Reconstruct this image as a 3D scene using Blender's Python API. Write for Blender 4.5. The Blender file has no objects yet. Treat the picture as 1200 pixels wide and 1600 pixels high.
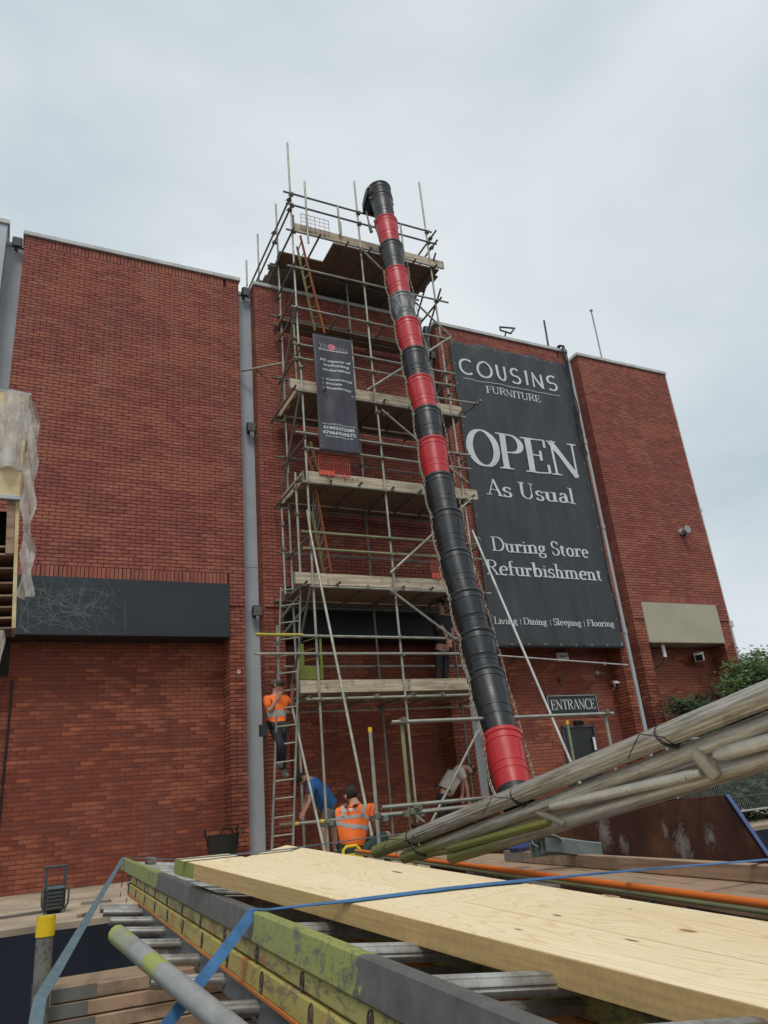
import bpy, bmesh, math, random
from mathutils import Vector, Matrix
random.seed(7)
S = bpy.context.scene
COL = S.collection
# ---------------------------------------------------------------- camera, sky, sun
CM = Matrix(((0.89984158, -0.08366593, -0.42811815),
             (-0.42706702, -0.36892803, -0.82553369),
             (-0.08887574, 0.92568468, -0.36770774)))
FPX = 1175.0
cam_d = bpy.data.cameras.new('camera'); cam = bpy.data.objects.new('camera', cam_d); COL.objects.link(cam)
cam.matrix_world = CM.to_4x4(); cam_d.sensor_width = 36; cam_d.lens = FPX / 1600 * 36
cam_d.clip_start = 0.05; cam_d.clip_end = 2000
S.camera = cam
S.view_settings.view_transform = 'Standard'; S.view_settings.look = 'None'
S.view_settings.exposure = 0.0; S.view_settings.gamma = 1; S.view_settings.use_curve_mapping = False
SUN_EL, SUN_AZ = math.radians(58), math.radians(205)      # behind the camera, a little to the left
W = bpy.data.worlds.new('World'); S.world = W; W.use_nodes = True
nt = W.node_tree; nt.nodes.clear()
def wn(t, **k):
    n = nt.nodes.new(t)
    for a, b in k.items(): setattr(n, a, b)
    return n
out = wn('ShaderNodeOutputWorld'); bg1 = wn('ShaderNodeBackground'); bg2 = wn('ShaderNodeBackground'); mx = wn('ShaderNodeMixShader')
sky = wn('ShaderNodeTexSky', sky_type='NISHITA', sun_disc=False, sun_elevation=SUN_EL, sun_rotation=SUN_AZ, dust_density=3.0)
tc = wn('ShaderNodeTexCoord'); mp = wn('ShaderNodeMapping'); mp.inputs['Scale'].default_value = (1, 1, 1.9)
no = wn('ShaderNodeTexNoise'); no.inputs['Scale'].default_value = 1.35; no.inputs['Detail'].default_value = 5; no.inputs['Roughness'].default_value = .5
no.inputs['Distortion'].default_value = .4
cr = wn('ShaderNodeValToRGB'); e = cr.color_ramp.elements
e[0].position = .30; e[0].color = (.50, .595, .655, 1); e[1].position = .64; e[1].color = (.82, .875, .905, 1)
L = nt.links.new
L(tc.outputs['Generated'], mp.inputs[0]); L(mp.outputs[0], no.inputs['Vector']); L(no.outputs['Fac'], cr.inputs[0])
L(sky.outputs[0], bg1.inputs[0]); bg1.inputs[1].default_value = .1
L(cr.outputs[0], bg2.inputs[0]); bg2.inputs[1].default_value = 1.0
mx.inputs[0].default_value = .93; L(bg1.outputs[0], mx.inputs[1]); L(bg2.outputs[0], mx.inputs[2]); L(mx.outputs[0], out.inputs[0])
sd = bpy.data.lights.new('sun', 'SUN'); sd.energy = 1.35; sd.angle = math.radians(14); sd.color = (1, .97, .92)
so = bpy.data.objects.new('sun', sd); COL.objects.link(so)
sdir = Vector((math.sin(SUN_AZ) * math.cos(SUN_EL), math.cos(SUN_AZ) * math.cos(SUN_EL), math.sin(SUN_EL)))
so.rotation_euler = sdir.to_track_quat('Z', 'Y').to_euler(); so.location = (0, -5, 30)

# ---------------------------------------------------------------- placing helpers
def ray(x, y): return CM @ Vector((x - 600, 800 - y, -FPX))
def A(x, y, Y): v = ray(x, y); return v * (Y / v.y)          # point of the place seen at photo pixel x,y on the plane Y
def G(x, y, z): v = ray(x, y); return v * (z / v.z)          # ... on the level z
def F(x, y, d): return ray(x, y) * (d / FPX)                 # ... at distance d in front of the lens
def proj(P):
    q = CM.transposed() @ Vector(P)
    return (600 + FPX * q.x / -q.z, 800 - FPX * q.y / -q.z, -q.z)
WM = {}
def put(o, Mw=None, parent=None):
    Mw = Mw or Matrix.Identity(4)
    COL.objects.link(o)
    if parent is not None:
        o.parent = parent; o.matrix_parent_inverse = WM[parent.name].inverted()
    o.matrix_basis = Mw; WM[o.name] = Mw.copy()
    return o
def tag(o, label=None, cat=None, group=None, kind=None):
    for k, v in (('label', label), ('category', cat), ('group', group), ('kind', kind)):
        if v: o[k] = v
    return o
def thing(name, loc, label, cat, group=None):
    o = bpy.data.objects.new(name, None); o.empty_display_size = .1
    put(o, Matrix.Translation(Vector(loc))); return tag(o, label, cat, group)
def mesh(name, verts, faces, mat=None, smooth=False):
    me = bpy.data.meshes.new(name); me.from_pydata([tuple(v) for v in verts], [], faces); me.validate(); me.update()
    if mat: me.materials.append(mat)
    if smooth: me.polygons.foreach_set('use_smooth', [True] * len(me.polygons))
    return me
def ob(name, me, Mw=None, parent=None): return put(bpy.data.objects.new(name, me), Mw, parent)
def frame(o, x, z):
    x = Vector(x).normalized(); z = Vector(z); z = (z - x * z.dot(x)).normalized(); y = z.cross(x)
    M = Matrix((x, y, z)).transposed().to_4x4(); M.translation = Vector(o); return M
class MB:
    def __init__(s): s.v = []; s.f = []; s.m = []
    def box(s, a, b, mi=0, M=None):
        n = len(s.v)
        for x in (a[0], b[0]):
            for y in (a[1], b[1]):
                for z in (a[2], b[2]):
                    p = Vector((x, y, z)); s.v.append(M @ p if M else p)
        for q in ((0,1,3,2),(4,6,7,5),(0,4,5,1),(2,3,7,6),(0,2,6,4),(1,5,7,3)): s.f.append(tuple(n + i for i in q)); s.m.append(mi)
    def quad(s, *p, mi=0):
        n = len(s.v); s.v += [Vector(q) for q in p]; s.f.append(tuple(range(n, n + len(p)))); s.m.append(mi)
    def tube(s, pts, r, seg=8, cap=True, mi=0):
        pts = [Vector(p) for p in pts]; rings = []
        rr = r if isinstance(r, (list, tuple)) else [r] * len(pts)
        ref = None
        for i, p in enumerate(pts):
            t = (pts[min(i + 1, len(pts) - 1)] - pts[max(i - 1, 0)]).normalized()
            if ref is None: ref = t.orthogonal().normalized()
            ref = (ref - t * ref.dot(t)).normalized(); b = t.cross(ref)
            n = len(s.v)
            for k in range(seg):
                a = 2 * math.pi * k / seg; s.v.append(p + (ref * math.cos(a) + b * math.sin(a)) * rr[i])
            rings.append(n)
        for i in range(len(rings) - 1):
            for k in range(seg):
                s.f.append((rings[i] + k, rings[i] + (k + 1) % seg, rings[i + 1] + (k + 1) % seg, rings[i + 1] + k)); s.m.append(mi)
        if cap:
            s.f.append(tuple(rings[0] + k for k in reversed(range(seg)))); s.m.append(mi)
            s.f.append(tuple(rings[-1] + k for k in range(seg))); s.m.append(mi)
    def lathe(s, prof, seg=24, M=None, mi=0, close=False):
        n = len(s.v); P = len(prof)
        for r, z in prof:
            for k in range(seg):
                a = 2 * math.pi * k / seg; p = Vector((r * math.cos(a), r * math.sin(a), z)); s.v.append(M @ p if M else p)
        for i in range(P - 1):
            for k in range(seg):
                a, b = n + i * seg + k, n + i * seg + (k + 1) % seg
                s.f.append((a, b, b + seg, a + seg)); s.m.append(mi)
        if close:
            s.f.append(tuple(n + k for k in reversed(range(seg)))); s.m.append(mi)
            s.f.append(tuple(n + (P - 1) * seg + k for k in range(seg))); s.m.append(mi)
    def me(s, name, mats, smooth=False, bevel=0):
        m = bpy.data.meshes.new(name); m.from_pydata([tuple(v) for v in s.v], [], s.f)
        for a in (mats if isinstance(mats, (list, tuple)) else [mats]): m.materials.append(a)
        m.polygons.foreach_set('material_index', s.m); m.update()
        if bevel:
            bm = bmesh.new(); bm.from_mesh(m)
            bmesh.ops.bevel(bm, geom=bm.edges[:], offset=bevel, segments=1, affect='EDGES', clamp_overlap=True); bm.to_mesh(m); bm.free()
        if smooth:
            m.polygons.foreach_set('use_smooth', [True] * len(m.polygons))
            try: m.set_sharp_from_angle(angle=math.radians(40))
            except Exception: pass
        return m
    def ob(s, name, mats, parent=None, Mw=None, smooth=False, bevel=0): return ob(name, s.me(name, mats, smooth, bevel), Mw, parent)

# ---------------------------------------------------------------- materials
def srgb(r, g, b):
    f = lambda c: (c / 255 / 12.92) if c / 255 <= .04045 else ((c / 255 + .055) / 1.055) ** 2.4
    return (f(r), f(g), f(b), 1)
class N:
    def __init__(s, name):
        s.m = bpy.data.materials.new(name); s.m.use_nodes = True; s.t = s.m.node_tree; s.p = s.t.nodes['Principled BSDF']
        s.L = s.t.links.new
    def n(s, t, ins=None, **k):
        n = s.t.nodes.new(t)
        for a, b in k.items(): setattr(n, a, b)
        for a, b in (ins or {}).items():
            if isinstance(b, bpy.types.NodeSocket): s.L(b, n.inputs[a])
            else: n.inputs[a].default_value = b
        return n
    def noise(s, scale, vec=None, detail=4, rough=.55, dist=0):
        i = {'Scale': scale, 'Detail': detail, 'Roughness': rough, 'Distortion': dist}
        if vec is not None: i['Vector'] = vec
        return s.n('ShaderNodeTexNoise', i).outputs['Fac']
    def ramp(s, fac, stops):
        n = s.n('ShaderNodeValToRGB', {'Fac': fac}); e = n.color_ramp.elements
        while len(e) < len(stops): e.new(.5)
        for q, (p, c) in zip(e, stops): q.position = p; q.color = c if len(c) == 4 else (*c, 1)
        return n.outputs[0]
    def mix(s, f, a, b, t='MIX'):
        n = s.n('ShaderNodeMix', data_type='RGBA', blend_type=t)
        for k, v in ((0, f), (6, a), (7, b)):
            if isinstance(v, bpy.types.NodeSocket): s.L(v, n.inputs[k])
            else: n.inputs[k].default_value = v
        return n.outputs[2]
    def math(s, op, a, b=0.0, c=0.0):
        n = s.n('ShaderNodeMath', operation=op)
        for k, v in enumerate((a, b, c)):
            if isinstance(v, bpy.types.NodeSocket): s.L(v, n.inputs[k])
            else: n.inputs[k].default_value = v
        return n.outputs[0]
    def obj(s, scale=(1, 1, 1), rnd=True):
        t = s.n('ShaderNodeTexCoord').outputs['Object']
        m = s.n('ShaderNodeMapping', {'Vector': t, 'Scale': scale})
        if rnd:
            o = s.n('ShaderNodeObjectInfo').outputs['Random']; c = s.n('ShaderNodeCombineXYZ', {0: s.math('MULTIPLY', o, 37.), 1: s.math('MULTIPLY', o, 91.), 2: o})
            s.L(c.outputs[0], m.inputs['Location'])
        return m.outputs[0]
    def pos(s): return s.n('ShaderNodeNewGeometry').outputs['Position']
    def bump(s, h, st=.3, dist=.01):
        b = s.n('ShaderNodeBump', {'Height': h, 'Strength': st, 'Distance': dist}); s.L(b.outputs[0], s.p.inputs['Normal'])
    def fin(s, col=None, rough=.6, metal=0, spec=None):
        for k, v in (('Base Color', col), ('Roughness', rough), ('Metallic', metal)):
            if v is None: continue
            if isinstance(v, bpy.types.NodeSocket): s.L(v, s.p.inputs[k])
            else: s.p.inputs[k].default_value = v
        if spec is not None: s.p.inputs['Specular IOR Level'].default_value = spec
        return s.m
def dull(name, c, rough=.6, var=.25, sc=6, metal=0, bump=.15, speck=None, spec=None):
    s = N(name); v = s.obj()
    a = s.noise(sc, v); dark = tuple(x * (1 - var) for x in c[:3]) + (1,); light = tuple(min(1, x * (1 + var)) for x in c[:3]) + (1,)
    col = s.ramp(a, [(.3, dark), (.7, light)])
    if speck:
        b = s.noise(sc * 7, v, 6, .7); f = s.ramp(b, [(speck[1], (0, 0, 0, 1)), (speck[1] + .05, (1, 1, 1, 1))]); col = s.mix(f, col, speck[0])
    s.bump(s.noise(sc * 8, v), bump, .005)
    return s.fin(col, rough, metal, spec)
def brickmat(name, soldier=False):
    s = N(name); p = s.pos(); x = s.n('ShaderNodeSeparateXYZ', {0: p})
    X = s.math('ADD', x.outputs[0], x.outputs[1]); Z = x.outputs[2]
    if soldier: row = s.math('FLOOR', s.math('DIVIDE', Z, .225)); ux = s.math('DIVIDE', X, .075)
    else:
        row = s.math('FLOOR', s.math('DIVIDE', s.math('ADD', Z, .74), .075)); ux = s.math('ADD', s.math('DIVIDE', X, .225), s.math('MULTIPLY', row, .5))
    c = s.n('ShaderNodeCombineXYZ', {0: s.math('FLOOR', ux), 1: row, 2: 0.0})
    wn_ = s.n('ShaderNodeTexWhiteNoise', {'Vector': c.outputs[0]}).outputs['Value']
    big = s.noise(.5, s.n('ShaderNodeMapping', {'Vector': p, 'Scale': (1, 1, 2.6)}).outputs[0], 3)
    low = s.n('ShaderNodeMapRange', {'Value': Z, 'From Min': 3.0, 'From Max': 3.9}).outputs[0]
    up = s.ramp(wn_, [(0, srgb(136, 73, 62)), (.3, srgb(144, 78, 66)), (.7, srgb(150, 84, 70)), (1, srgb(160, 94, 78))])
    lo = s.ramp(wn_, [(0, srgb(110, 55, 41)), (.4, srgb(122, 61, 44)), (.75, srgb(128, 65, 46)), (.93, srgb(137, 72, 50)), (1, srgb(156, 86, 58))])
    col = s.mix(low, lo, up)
    org = s.ramp(s.math('ADD', big, s.math('MULTIPLY', wn_, .13)), [(.58, (0, 0, 0, 1)), (.67, (1, 1, 1, 1))])
    col = s.mix(s.math('MULTIPLY', org, .38), col, srgb(176, 108, 80))
    prp = s.ramp(s.math('ADD', big, s.math('MULTIPLY', wn_, .13)), [(.36, (1, 1, 1, 1)), (.45, (0, 0, 0, 1))])
    col = s.mix(s.math('MULTIPLY', prp, .14), col, srgb(118, 72, 74))
    g = s.noise(60, p, 5, .7)
    col = s.mix(.35, col, s.ramp(g, [(.3, (.25, .25, .25, 1)), (.7, (.75, .75, .75, 1))]), 'OVERLAY')
    # pale scuffs on the lower wall
    sc = s.ramp(s.noise(4, p, 8, .8), [(.72, (0, 0, 0, 1)), (.76, (1, 1, 1, 1))]); col = s.mix(s.math('MULTIPLY', sc, .3), col, (.5, .42, .36, 1))
    eff = s.ramp(s.noise(1.1, s.n('ShaderNodeMapping', {'Vector': p, 'Scale': (2.2, 1, .35), 'Location': (3, 0, 1)}).outputs[0], 7, .65), [(.52, (0, 0, 0, 1)), (.75, (.13, .13, .13, 1))])
    col = s.mix(eff, col, (.40, .31, .27, 1))
    dmp = s.ramp(s.noise(.9, s.n('ShaderNodeMapping', {'Vector': p, 'Scale': (1.6, 1, .5), 'Location': (9, 0, 4)}).outputs[0], 6, .6), [(.55, (0, 0, 0, 1)), (.75, (.14, .14, .14, 1))])
    col = s.mix(dmp, col, (.10, .045, .035, 1))
    s.bump(s.noise(90, p, 4), .25, .003)
    return s.fin(col, .85)
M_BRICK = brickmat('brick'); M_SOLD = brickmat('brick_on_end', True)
M_MORT = dull('mortar', srgb(52, 24, 22), .95, .2, 8)
def steel(name, c, spots, rough=.42, metal=.75):
    s = N(name); v = s.obj(); a = s.noise(5, v, 5)
    col = s.ramp(a, [(.3, tuple(x * .62 for x in c[:3])), (.7, c[:3])])
    r = s.noise(14, v, 8, .75); col = s.mix(s.ramp(r, [(.60, (0, 0, 0, 1)), (.70, (.7, .7, .7, 1))]), col, spots)
    s.bump(s.noise(60, v), .12, .002)
    return s.fin(col, s.ramp(a, [(.3, (.65,) * 3), (.7, (rough,) * 3)]), metal)
M_TUBE = steel('galvanised_tube', (.47, .46, .38, 1), (.20, .15, .10, 1), .45, .55)
M_TUBE_D = steel('dark_weathered_tube', (.26, .25, .22, 1), (.10, .07, .05, 1), .6, .4)
M_TUBE_G = steel('greenish_painted_tube', (.33, .34, .18, 1), (.34, .32, .27, 1), .6, .2)
M_TUBE_W = steel('bright_tube', (.72, .71, .68, 1), (.45, .4, .36, 1), .4, .3)
M_COUP = steel('coupler_steel', (.27, .26, .2, 1), (.13, .09, .05, 1), .6, .5)
def paint(name, c, under, amt=.55, rough=.55, sc=6):
    s = N(name); v = s.obj(); f = s.ramp(s.noise(sc, v, 8, .7, .3), [(amt, (0, 0, 0, 1)), (amt + .04, (1, 1, 1, 1))])
    base = s.mix(s.noise(2.5, v), c, tuple(x * .7 for x in c[:3]) + (1,))
    col = s.mix(f, base, under); s.bump(f, -.25, .003)
    return s.fin(col, rough)
M_YEL = paint('chipped_yellow_paint', (.62, .52, .06, 1), (.33, .3, .22, 1), .6)
M_CAPY = dull('yellow_plastic_cap', (.80, .52, .01, 1), .45, .08)
M_ORANGE = paint('worn_orange_paint', (.85, .19, .02, 1), (.36, .28, .12, 1), .60)
M_ORLAD = paint('orange_ladder_paint', (.80, .24, .07, 1), (.25, .2, .1, 1), .6, sc=12)
M_YLAD = paint('yellow_ladder_paint', (.52, .42, .16, 1), (.25, .2, .12, 1), .56, sc=12)
def wood(name, a, b, knots=True, grain=1, rough=.75, dirt=None, kcol=None, amt=0.5):
    s = N(name); v = s.obj((1, 1, 1))
    st = s.n('ShaderNodeMapping', {'Vector': v, 'Scale': (.55, 9, 9)}).outputs[0]
    warp = s.noise(1.3, s.n('ShaderNodeMapping', {'Vector': v, 'Scale': (1.2, 4, 4)}).outputs[0], 2)
    w = s.n('ShaderNodeTexWave', {'Vector': st, 'Scale': 3.0 * grain, 'Distortion': 9.0, 'Detail': 3.0, 'Detail Scale': .7}, bands_direction='Y').outputs['Fac']
    fine = s.noise(6, s.n('ShaderNodeMapping', {'Vector': v, 'Scale': (2, 60, 60)}).outputs[0], 4, .7)
    col = s.ramp(s.math('ADD', s.math('MULTIPLY', w, .55), s.math('MULTIPLY', fine, .45)), [(.2, b[:3]), (.75, a[:3])])
    if knots:
        k = s.n('ShaderNodeTexVoronoi', {'Vector': s.n('ShaderNodeMapping', {'Vector': v, 'Scale': (2.2, 5.5, 5.5)}).outputs[0], 'Scale': 1.0}).outputs['Distance']
        kk = s.ramp(k, [(.045, (1, 1, 1, 1)), (.075, (.25, .25, .25, 1)), (.13, (0, 0, 0, 1))]); col = s.mix(kk, col, kcol or (.25, .1, .05, 1))
    if dirt:
        d = s.ramp(s.noise(5, v, 7, .7), [(amt, (0, 0, 0, 1)), (amt + .15, (.85, .85, .85, 1))]); col = s.mix(d, col, dirt)
    s.bump(s.math('ADD', s.math('MULTIPLY', w, .3), fine), .2, .003)
    return s.fin(col, rough)
M_PINE = None
s = N('fresh_pine'); v = s.obj()
wp = s.n('ShaderNodeMapping', {'Vector': v, 'Scale': (.9, 5, 5)}).outputs[0]
rings = s.noise(1.6, wp, 2.0, .4, .8); gr_ = s.math('FRACT', s.math('MULTIPLY', rings, 26.0))
line = s.ramp(gr_, [(.0, (.55, .55, .55, 1)), (.10, (0, 0, 0, 1)), (.72, (.12, .12, .12, 1)), (1, (.6, .6, .6, 1))])
fib = s.noise(5, s.n('ShaderNodeMapping', {'Vector': v, 'Scale': (2.5, 90, 90)}).outputs[0], 4, .7)
tone = s.noise(1.5, s.n('ShaderNodeMapping', {'Vector': v, 'Scale': (1, 3, 3)}).outputs[0], 4)
cc0 = s.ramp(tone, [(.3, (.86, .69, .42, 1)), (.7, (.93, .80, .56, 1))]); fl = s.ramp(s.noise(55, v, 3), [(.74, (0, 0, 0, 1)), (.78, (.5, .5, .5, 1))])
dt_ = s.ramp(s.noise(2.6, v, 9, .75), [(.55, (0, 0, 0, 1)), (.75, (.35, .35, .35, 1))])
cc0 = s.mix(dt_, cc0, (.55, .44, .28, 1)); cc0 = s.mix(fl, cc0, (.45, .3, .15, 1)); cc0 = s.mix(s.math('MULTIPLY', line, .8), cc0, (.60, .38, .17, 1)); cc0 = s.mix(s.math('MULTIPLY', fib, .25), cc0, (.62, .40, .16, 1))
s.bump(s.math('ADD', fib, s.math('MULTIPLY', line, .3)), .15, .001); M_PINE = s.fin(cc0, .62, spec=.3)
def edgewood():
    s = N('sawn_pine_edge'); v = s.obj(); f1 = s.noise(3, s.n('ShaderNodeMapping', {'Vector': v, 'Scale': (2, 40, 40)}).outputs[0], 5, .7); f2 = s.noise(30, s.n('ShaderNodeMapping', {'Vector': v, 'Scale': (3, 1, 1)}).outputs[0], 5, .8)
    c = s.ramp(s.math('ADD', s.math('MULTIPLY', f1, .6), s.math('MULTIPLY', f2, .4)), [(.3, (.40, .25, .09, 1)), (.6, (.60, .41, .18, 1)), (.8, (.72, .53, .27, 1))]); s.bump(f2, .5, .002); return s.fin(c, .8)
M_PINE_E = edgewood()
M_BOARD = wood('weathered_scaffold_board', (.62, .52, .38, 1), (.40, .31, .21, 1), True, 1, .85, dirt=(.12, .1, .075, 1), amt=.55)
M_BOARD_D = wood('dark_scaffold_board', (.27, .20, .14, 1), (.14, .10, .07, 1), True, 1, .9, dirt=(.3, .26, .2, 1), amt=.62)
M_OLDB = wood('old_brown_board', (.42, .28, .18, 1), (.24, .15, .09, 1), True, 1, .8, dirt=(.16, .12, .085, 1), amt=.5)
M_GREYW = wood('grey_weathered_timber', (.27, .24, .2, 1), (.12, .105, .09, 1), False, 1, .85)
M_GREYC = dull('grey_column_paint', (.44, .47, .49, 1), .6, .12, 1.2, bump=.05)
M_COP = dull('pale_coping', (.55, .55, .53, 1), .6, .2, 3)
M_BLACKSIGN = None
s = N('black_sign_board'); p = s.pos()
scr = None
base = s.ramp(s.noise(1.2, p, 6, .6), [(.3, (.010, .015, .018, 1)), (.7, (.022, .029, .033, 1))])
M_BLACKSIGN = s.fin(base, .45)
M_SCR = dull('scratch_marks', (.22, .23, .23, 1), .8, .2)
M_BEIGE = dull('beige_panel', (.42, .375, .275, 1), .6, .08, 1.5, bump=.03)
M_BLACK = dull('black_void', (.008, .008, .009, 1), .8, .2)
M_CONC = dull('pavement_concrete', (.42, .33, .23, 1), .9, .35, 1.3, bump=.5, speck=((.22, .17, .12, 1), .62))
M_NAVY = dull('navy_face', (.006, .009, .02, 1), .75, .35, 2)
M_ROAD = dull('yard_asphalt', (.03, .032, .04, 1), .9, .35, 3)
M_WHITE = dull('white_plastic', (.72, .71, .67, 1), .45, .08)
M_LGREY = dull('light_grey_metal', (.35, .35, .34, 1), .5, .15)
M_DGREY = dull('dark_grey_plastic', (.05, .055, .06, 1), .5, .2)
M_BLKP = dull('black_plastic', (.014, .015, .017, 1), .38, .25)
M_CABLE = dull('black_cable', (.01, .012, .014, 1), .6, .2)

# ---------------------------------------------------------------- the ground
PZ = -.74
g = MB(); g.quad((-400, -400, -1.72), (500, -400, -1.72), (500, 600, -1.72), (-400, 600, -1.72))
tag(g.ob('ground', M_ROAD), kind='structure')
g = MB()
xs = [-12 + i * .25 for i in range(int(60 / .25) + 1)]
edge = [8.98 + .05 * math.sin(x * 5.1) * math.sin(x * 2.3) + random.uniform(-.012, .012) for x in xs]
for i in range(len(xs) - 1):
    g.quad((xs[i], edge[i], PZ), (xs[i + 1], edge[i + 1], PZ), (xs[i + 1], 40, PZ), (xs[i], 40, PZ))
    g.quad((xs[i], edge[i], PZ), (xs[i], edge[i] + .01, PZ - .06), (xs[i + 1], edge[i + 1] + .01, PZ - .06), (xs[i + 1], edge[i + 1], PZ))
tag(g.ob('pavement', M_CONC), kind='structure')
g = MB()
for i in range(len(xs) - 1):
    g.quad((xs[i], edge[i] + .012, PZ - .06), (xs[i], 8.99, -1.72), (xs[i + 1], 8.99, -1.72), (xs[i + 1], edge[i + 1] + .012, PZ - .06))
tag(g.ob('pavement_edge', M_NAVY), kind='structure')
# thin joints and litter of mortar crumbs on the pavement
g = MB()
for k in range(420):
    x = random.uniform(-1, 19); y = random.uniform(9.1, 14.6); r = random.uniform(.006, .022)
    g.box((x - r, y - r, PZ), (x + r * random.uniform(.6, 1.5), y + r, PZ + r * .6))
tag(g.ob('mortar_crumbs', M_CONC), kind='stuff')

# ---------------------------------------------------------------- the building
D0, DL, DC = 14.40, 14.95, 14.75
ROOF = 12.15
bld = thing('store_building', (9, 15, PZ), 'red brick store building with tall flat bays and grey columns between them', 'building')
bays = [(-.51, 4.13, -.35, 3.81), (4.52, 9.15, 4.95, 8.65), (9.55, 14.03, 9.95, 13.80), (14.45, 18.0, 14.82, 17.60)]
BR = []       # bricks: (x0,x1,z0,z1,plane,axis,soldier)
def sub(iv, a, b):
    o = []
    for x0, x1 in iv:
        if b <= x0 or a >= x1: o.append((x0, x1)); continue
        if a > x0: o.append((x0, a))
        if b < x1: o.append((b, x1))
    return o
def courses(u0, u1, z0, z1, plane, axis='Y', holes=(), step=.225, base=None):
    r0 = int(round((z0 - PZ) / .075)); r1 = int(round((z1 - PZ) / .075))
    for r in range(r0, r1):
        za = PZ + r * .075 + .0065; zb = za + .062; zc = (za + zb) / 2
        iv = [(u0, u1)]
        for h in holes:
            if h[2] < zc < h[3]: iv = sub(iv, h[0], h[1])
        ph = (base if base is not None else u0) - (.1125 if r % 2 else 0)
        for a, b in iv:
            k = math.floor((a - ph) / step)
            while ph + k * step < b:
                x0 = max(a, ph + k * step + .006); x1 = min(b, ph + (k + 1) * step - .006); k += 1
                if x1 - x0 > .02: BR.append((x0, x1, za, zb, plane, axis, 0))
def soldiers(u0, u1, z0, plane):
    n = int((u1 - u0) / .075)
    for k in range(n): BR.append((u0 + k * .075 + .0065, u0 + k * .075 + .0685, z0 + .005, z0 + .22, plane, 'Y', 1))
SB, ST = 3.42, 4.51      # sign band: bottom and top
STEP = PZ + 64 * .075    # 4.06
core = MB()
for x0, x1, a, b in bays:
    zt = PZ + 171 * .075  # 12.085
    sz = zt - .225
    courses(x0, x1, PZ + 70 * .075, zt, D0, holes=[(x0 + .45, x1 - .3, sz, zt), (a, b, ST, ST + .225)])
    soldiers(x0 + .45, x1 - .3, sz, D0); soldiers(a, b, PZ + 70 * .075, D0)
    courses(x0, x1, STEP, PZ + 70 * .075, D0, holes=[(a, b, 0, 9)])
    courses(x0, a, PZ, STEP, D0 + .03); courses(b, x1, PZ, STEP, D0 + .03)
    courses(a, b, PZ, PZ + 56 * .075, DL)
    courses(D0, DC + .45, PZ, zt, x0, 'X'); courses(D0 + .03, DL, PZ, PZ + 56 * .075, b, 'X')
    m = .016
    # mortar bodies behind the brick faces
    core.box((x0 + m, D0 + m, PZ + 70 * .075), (x1 - m, 18, zt + .02)); 
    for u, v in ((x0, a), (b, x1)):
        core.box((u + m, D0 + .03 + m, PZ), (v - (m if v == x1 else .001), 18, STEP)); core.box((u + m, D0 + m, STEP), (v - .001, 18, PZ + 70 * .075))
    core.box((a - .002, DL + .0035, PZ), (b + m, 17.9, PZ + 70 * .075), 1)
core.ob('mortar_backing', [M_MORT, dull('recess_mortar', srgb(104, 54, 39), .95, .2, 8)], bld)
def brick_box(mb, B, M=None):
    x0, x1, z0, z1, pl, ax, sd = B; j = random.uniform(-.0015, .0015)
    n = len(mb.v)
    if ax == 'Y':
        q = [(x0, pl + j, z0), (x1, pl + j, z0), (x1, pl + j, z1), (x0, pl + j, z1), (x0, pl + .03, z0), (x1, pl + .03, z0), (x1, pl + .03, z1), (x0, pl + .03, z1)]
    else:
        q = [(pl + j, x1, z0), (pl + j, x0, z0), (pl + j, x0, z1), (pl + j, x1, z1), (pl + .03, x1, z0), (pl + .03, x0, z0), (pl + .03, x0, z1), (pl + .03, x1, z1)]
    mb.v += [Vector(t) for t in q]
    for f in ((0, 1, 2, 3), (0, 4, 5, 1), (1, 5, 6, 2), (2, 6, 7, 3), (3, 7, 4, 0)): mb.f.append(tuple(n + i for i in f)); mb.m.append(1 if sd else 0)
cand = []
for i, B in enumerate(BR):
    if B[5] != 'Y' or B[6] or B[1] - B[0] < .2: continue
    c = Vector(((B[0] + B[1]) / 2, B[4], (B[2] + B[3]) / 2)); px, py, d = proj(c)
    if not (4 < px < 1196 and py < 1350) or px > 395: continue
    if B[4] == DL and (px < 20 or py > 1330 and px > 180): continue
    cand.append((-(B[1] - B[0]) / d / d * (1.0 if B[4] == DL else .98), i))
cand.sort(); sel = {i for _, i in cand[:298]}
bm_ = MB(); brick_box(bm_, (-.1065, .1065, -.031, .031, 0, 'Y', 0)); bme = bm_.me('brick', [M_BRICK])
rest = MB()
for i, B in enumerate(BR):
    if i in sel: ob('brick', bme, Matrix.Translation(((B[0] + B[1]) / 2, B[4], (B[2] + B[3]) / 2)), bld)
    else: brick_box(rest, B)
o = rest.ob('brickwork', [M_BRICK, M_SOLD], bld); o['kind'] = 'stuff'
# copings, roof, grey columns
for x0, x1, a, b in bays:
    c = MB(); c.box((x0 - .04, D0 - .05, 12.10), (x1 + .04, D0 + .5, 12.20)); c.ob('coping', M_COP, bld, bevel=.008)
c = MB(); c.box((-4, D0 + .5, 11.8), (18, 30, 12.08)); c.box((17.99, 14.9, PZ), (18.0, 30, 11.8)); c.ob('roof', M_LGREY, bld)
cols = [(-.86, -.50, 12.02), (4.125, 4.525, 12.0), (9.145, 9.555, 12.0), (14.02, 14.46, 12.0)]
for x0, x1, zt in cols:
    c = MB(); zs = [PZ, 5.0, 5.02, zt]
    c.box((x0, DC, PZ), (x1, DC + .4, 5.0)); c.box((x0, DC + .004, 5.0), (x1, DC + .4, 5.012)); c.box((x0, DC - .004, 5.012), (x1, DC + .4, zt))
    c.box((x0 - .003, DC - .03, zt), (x1 + .003, DC + .6, zt + .09), 1)
    c.ob('grey_column', [M_GREYC, M_COP], bld)
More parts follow.
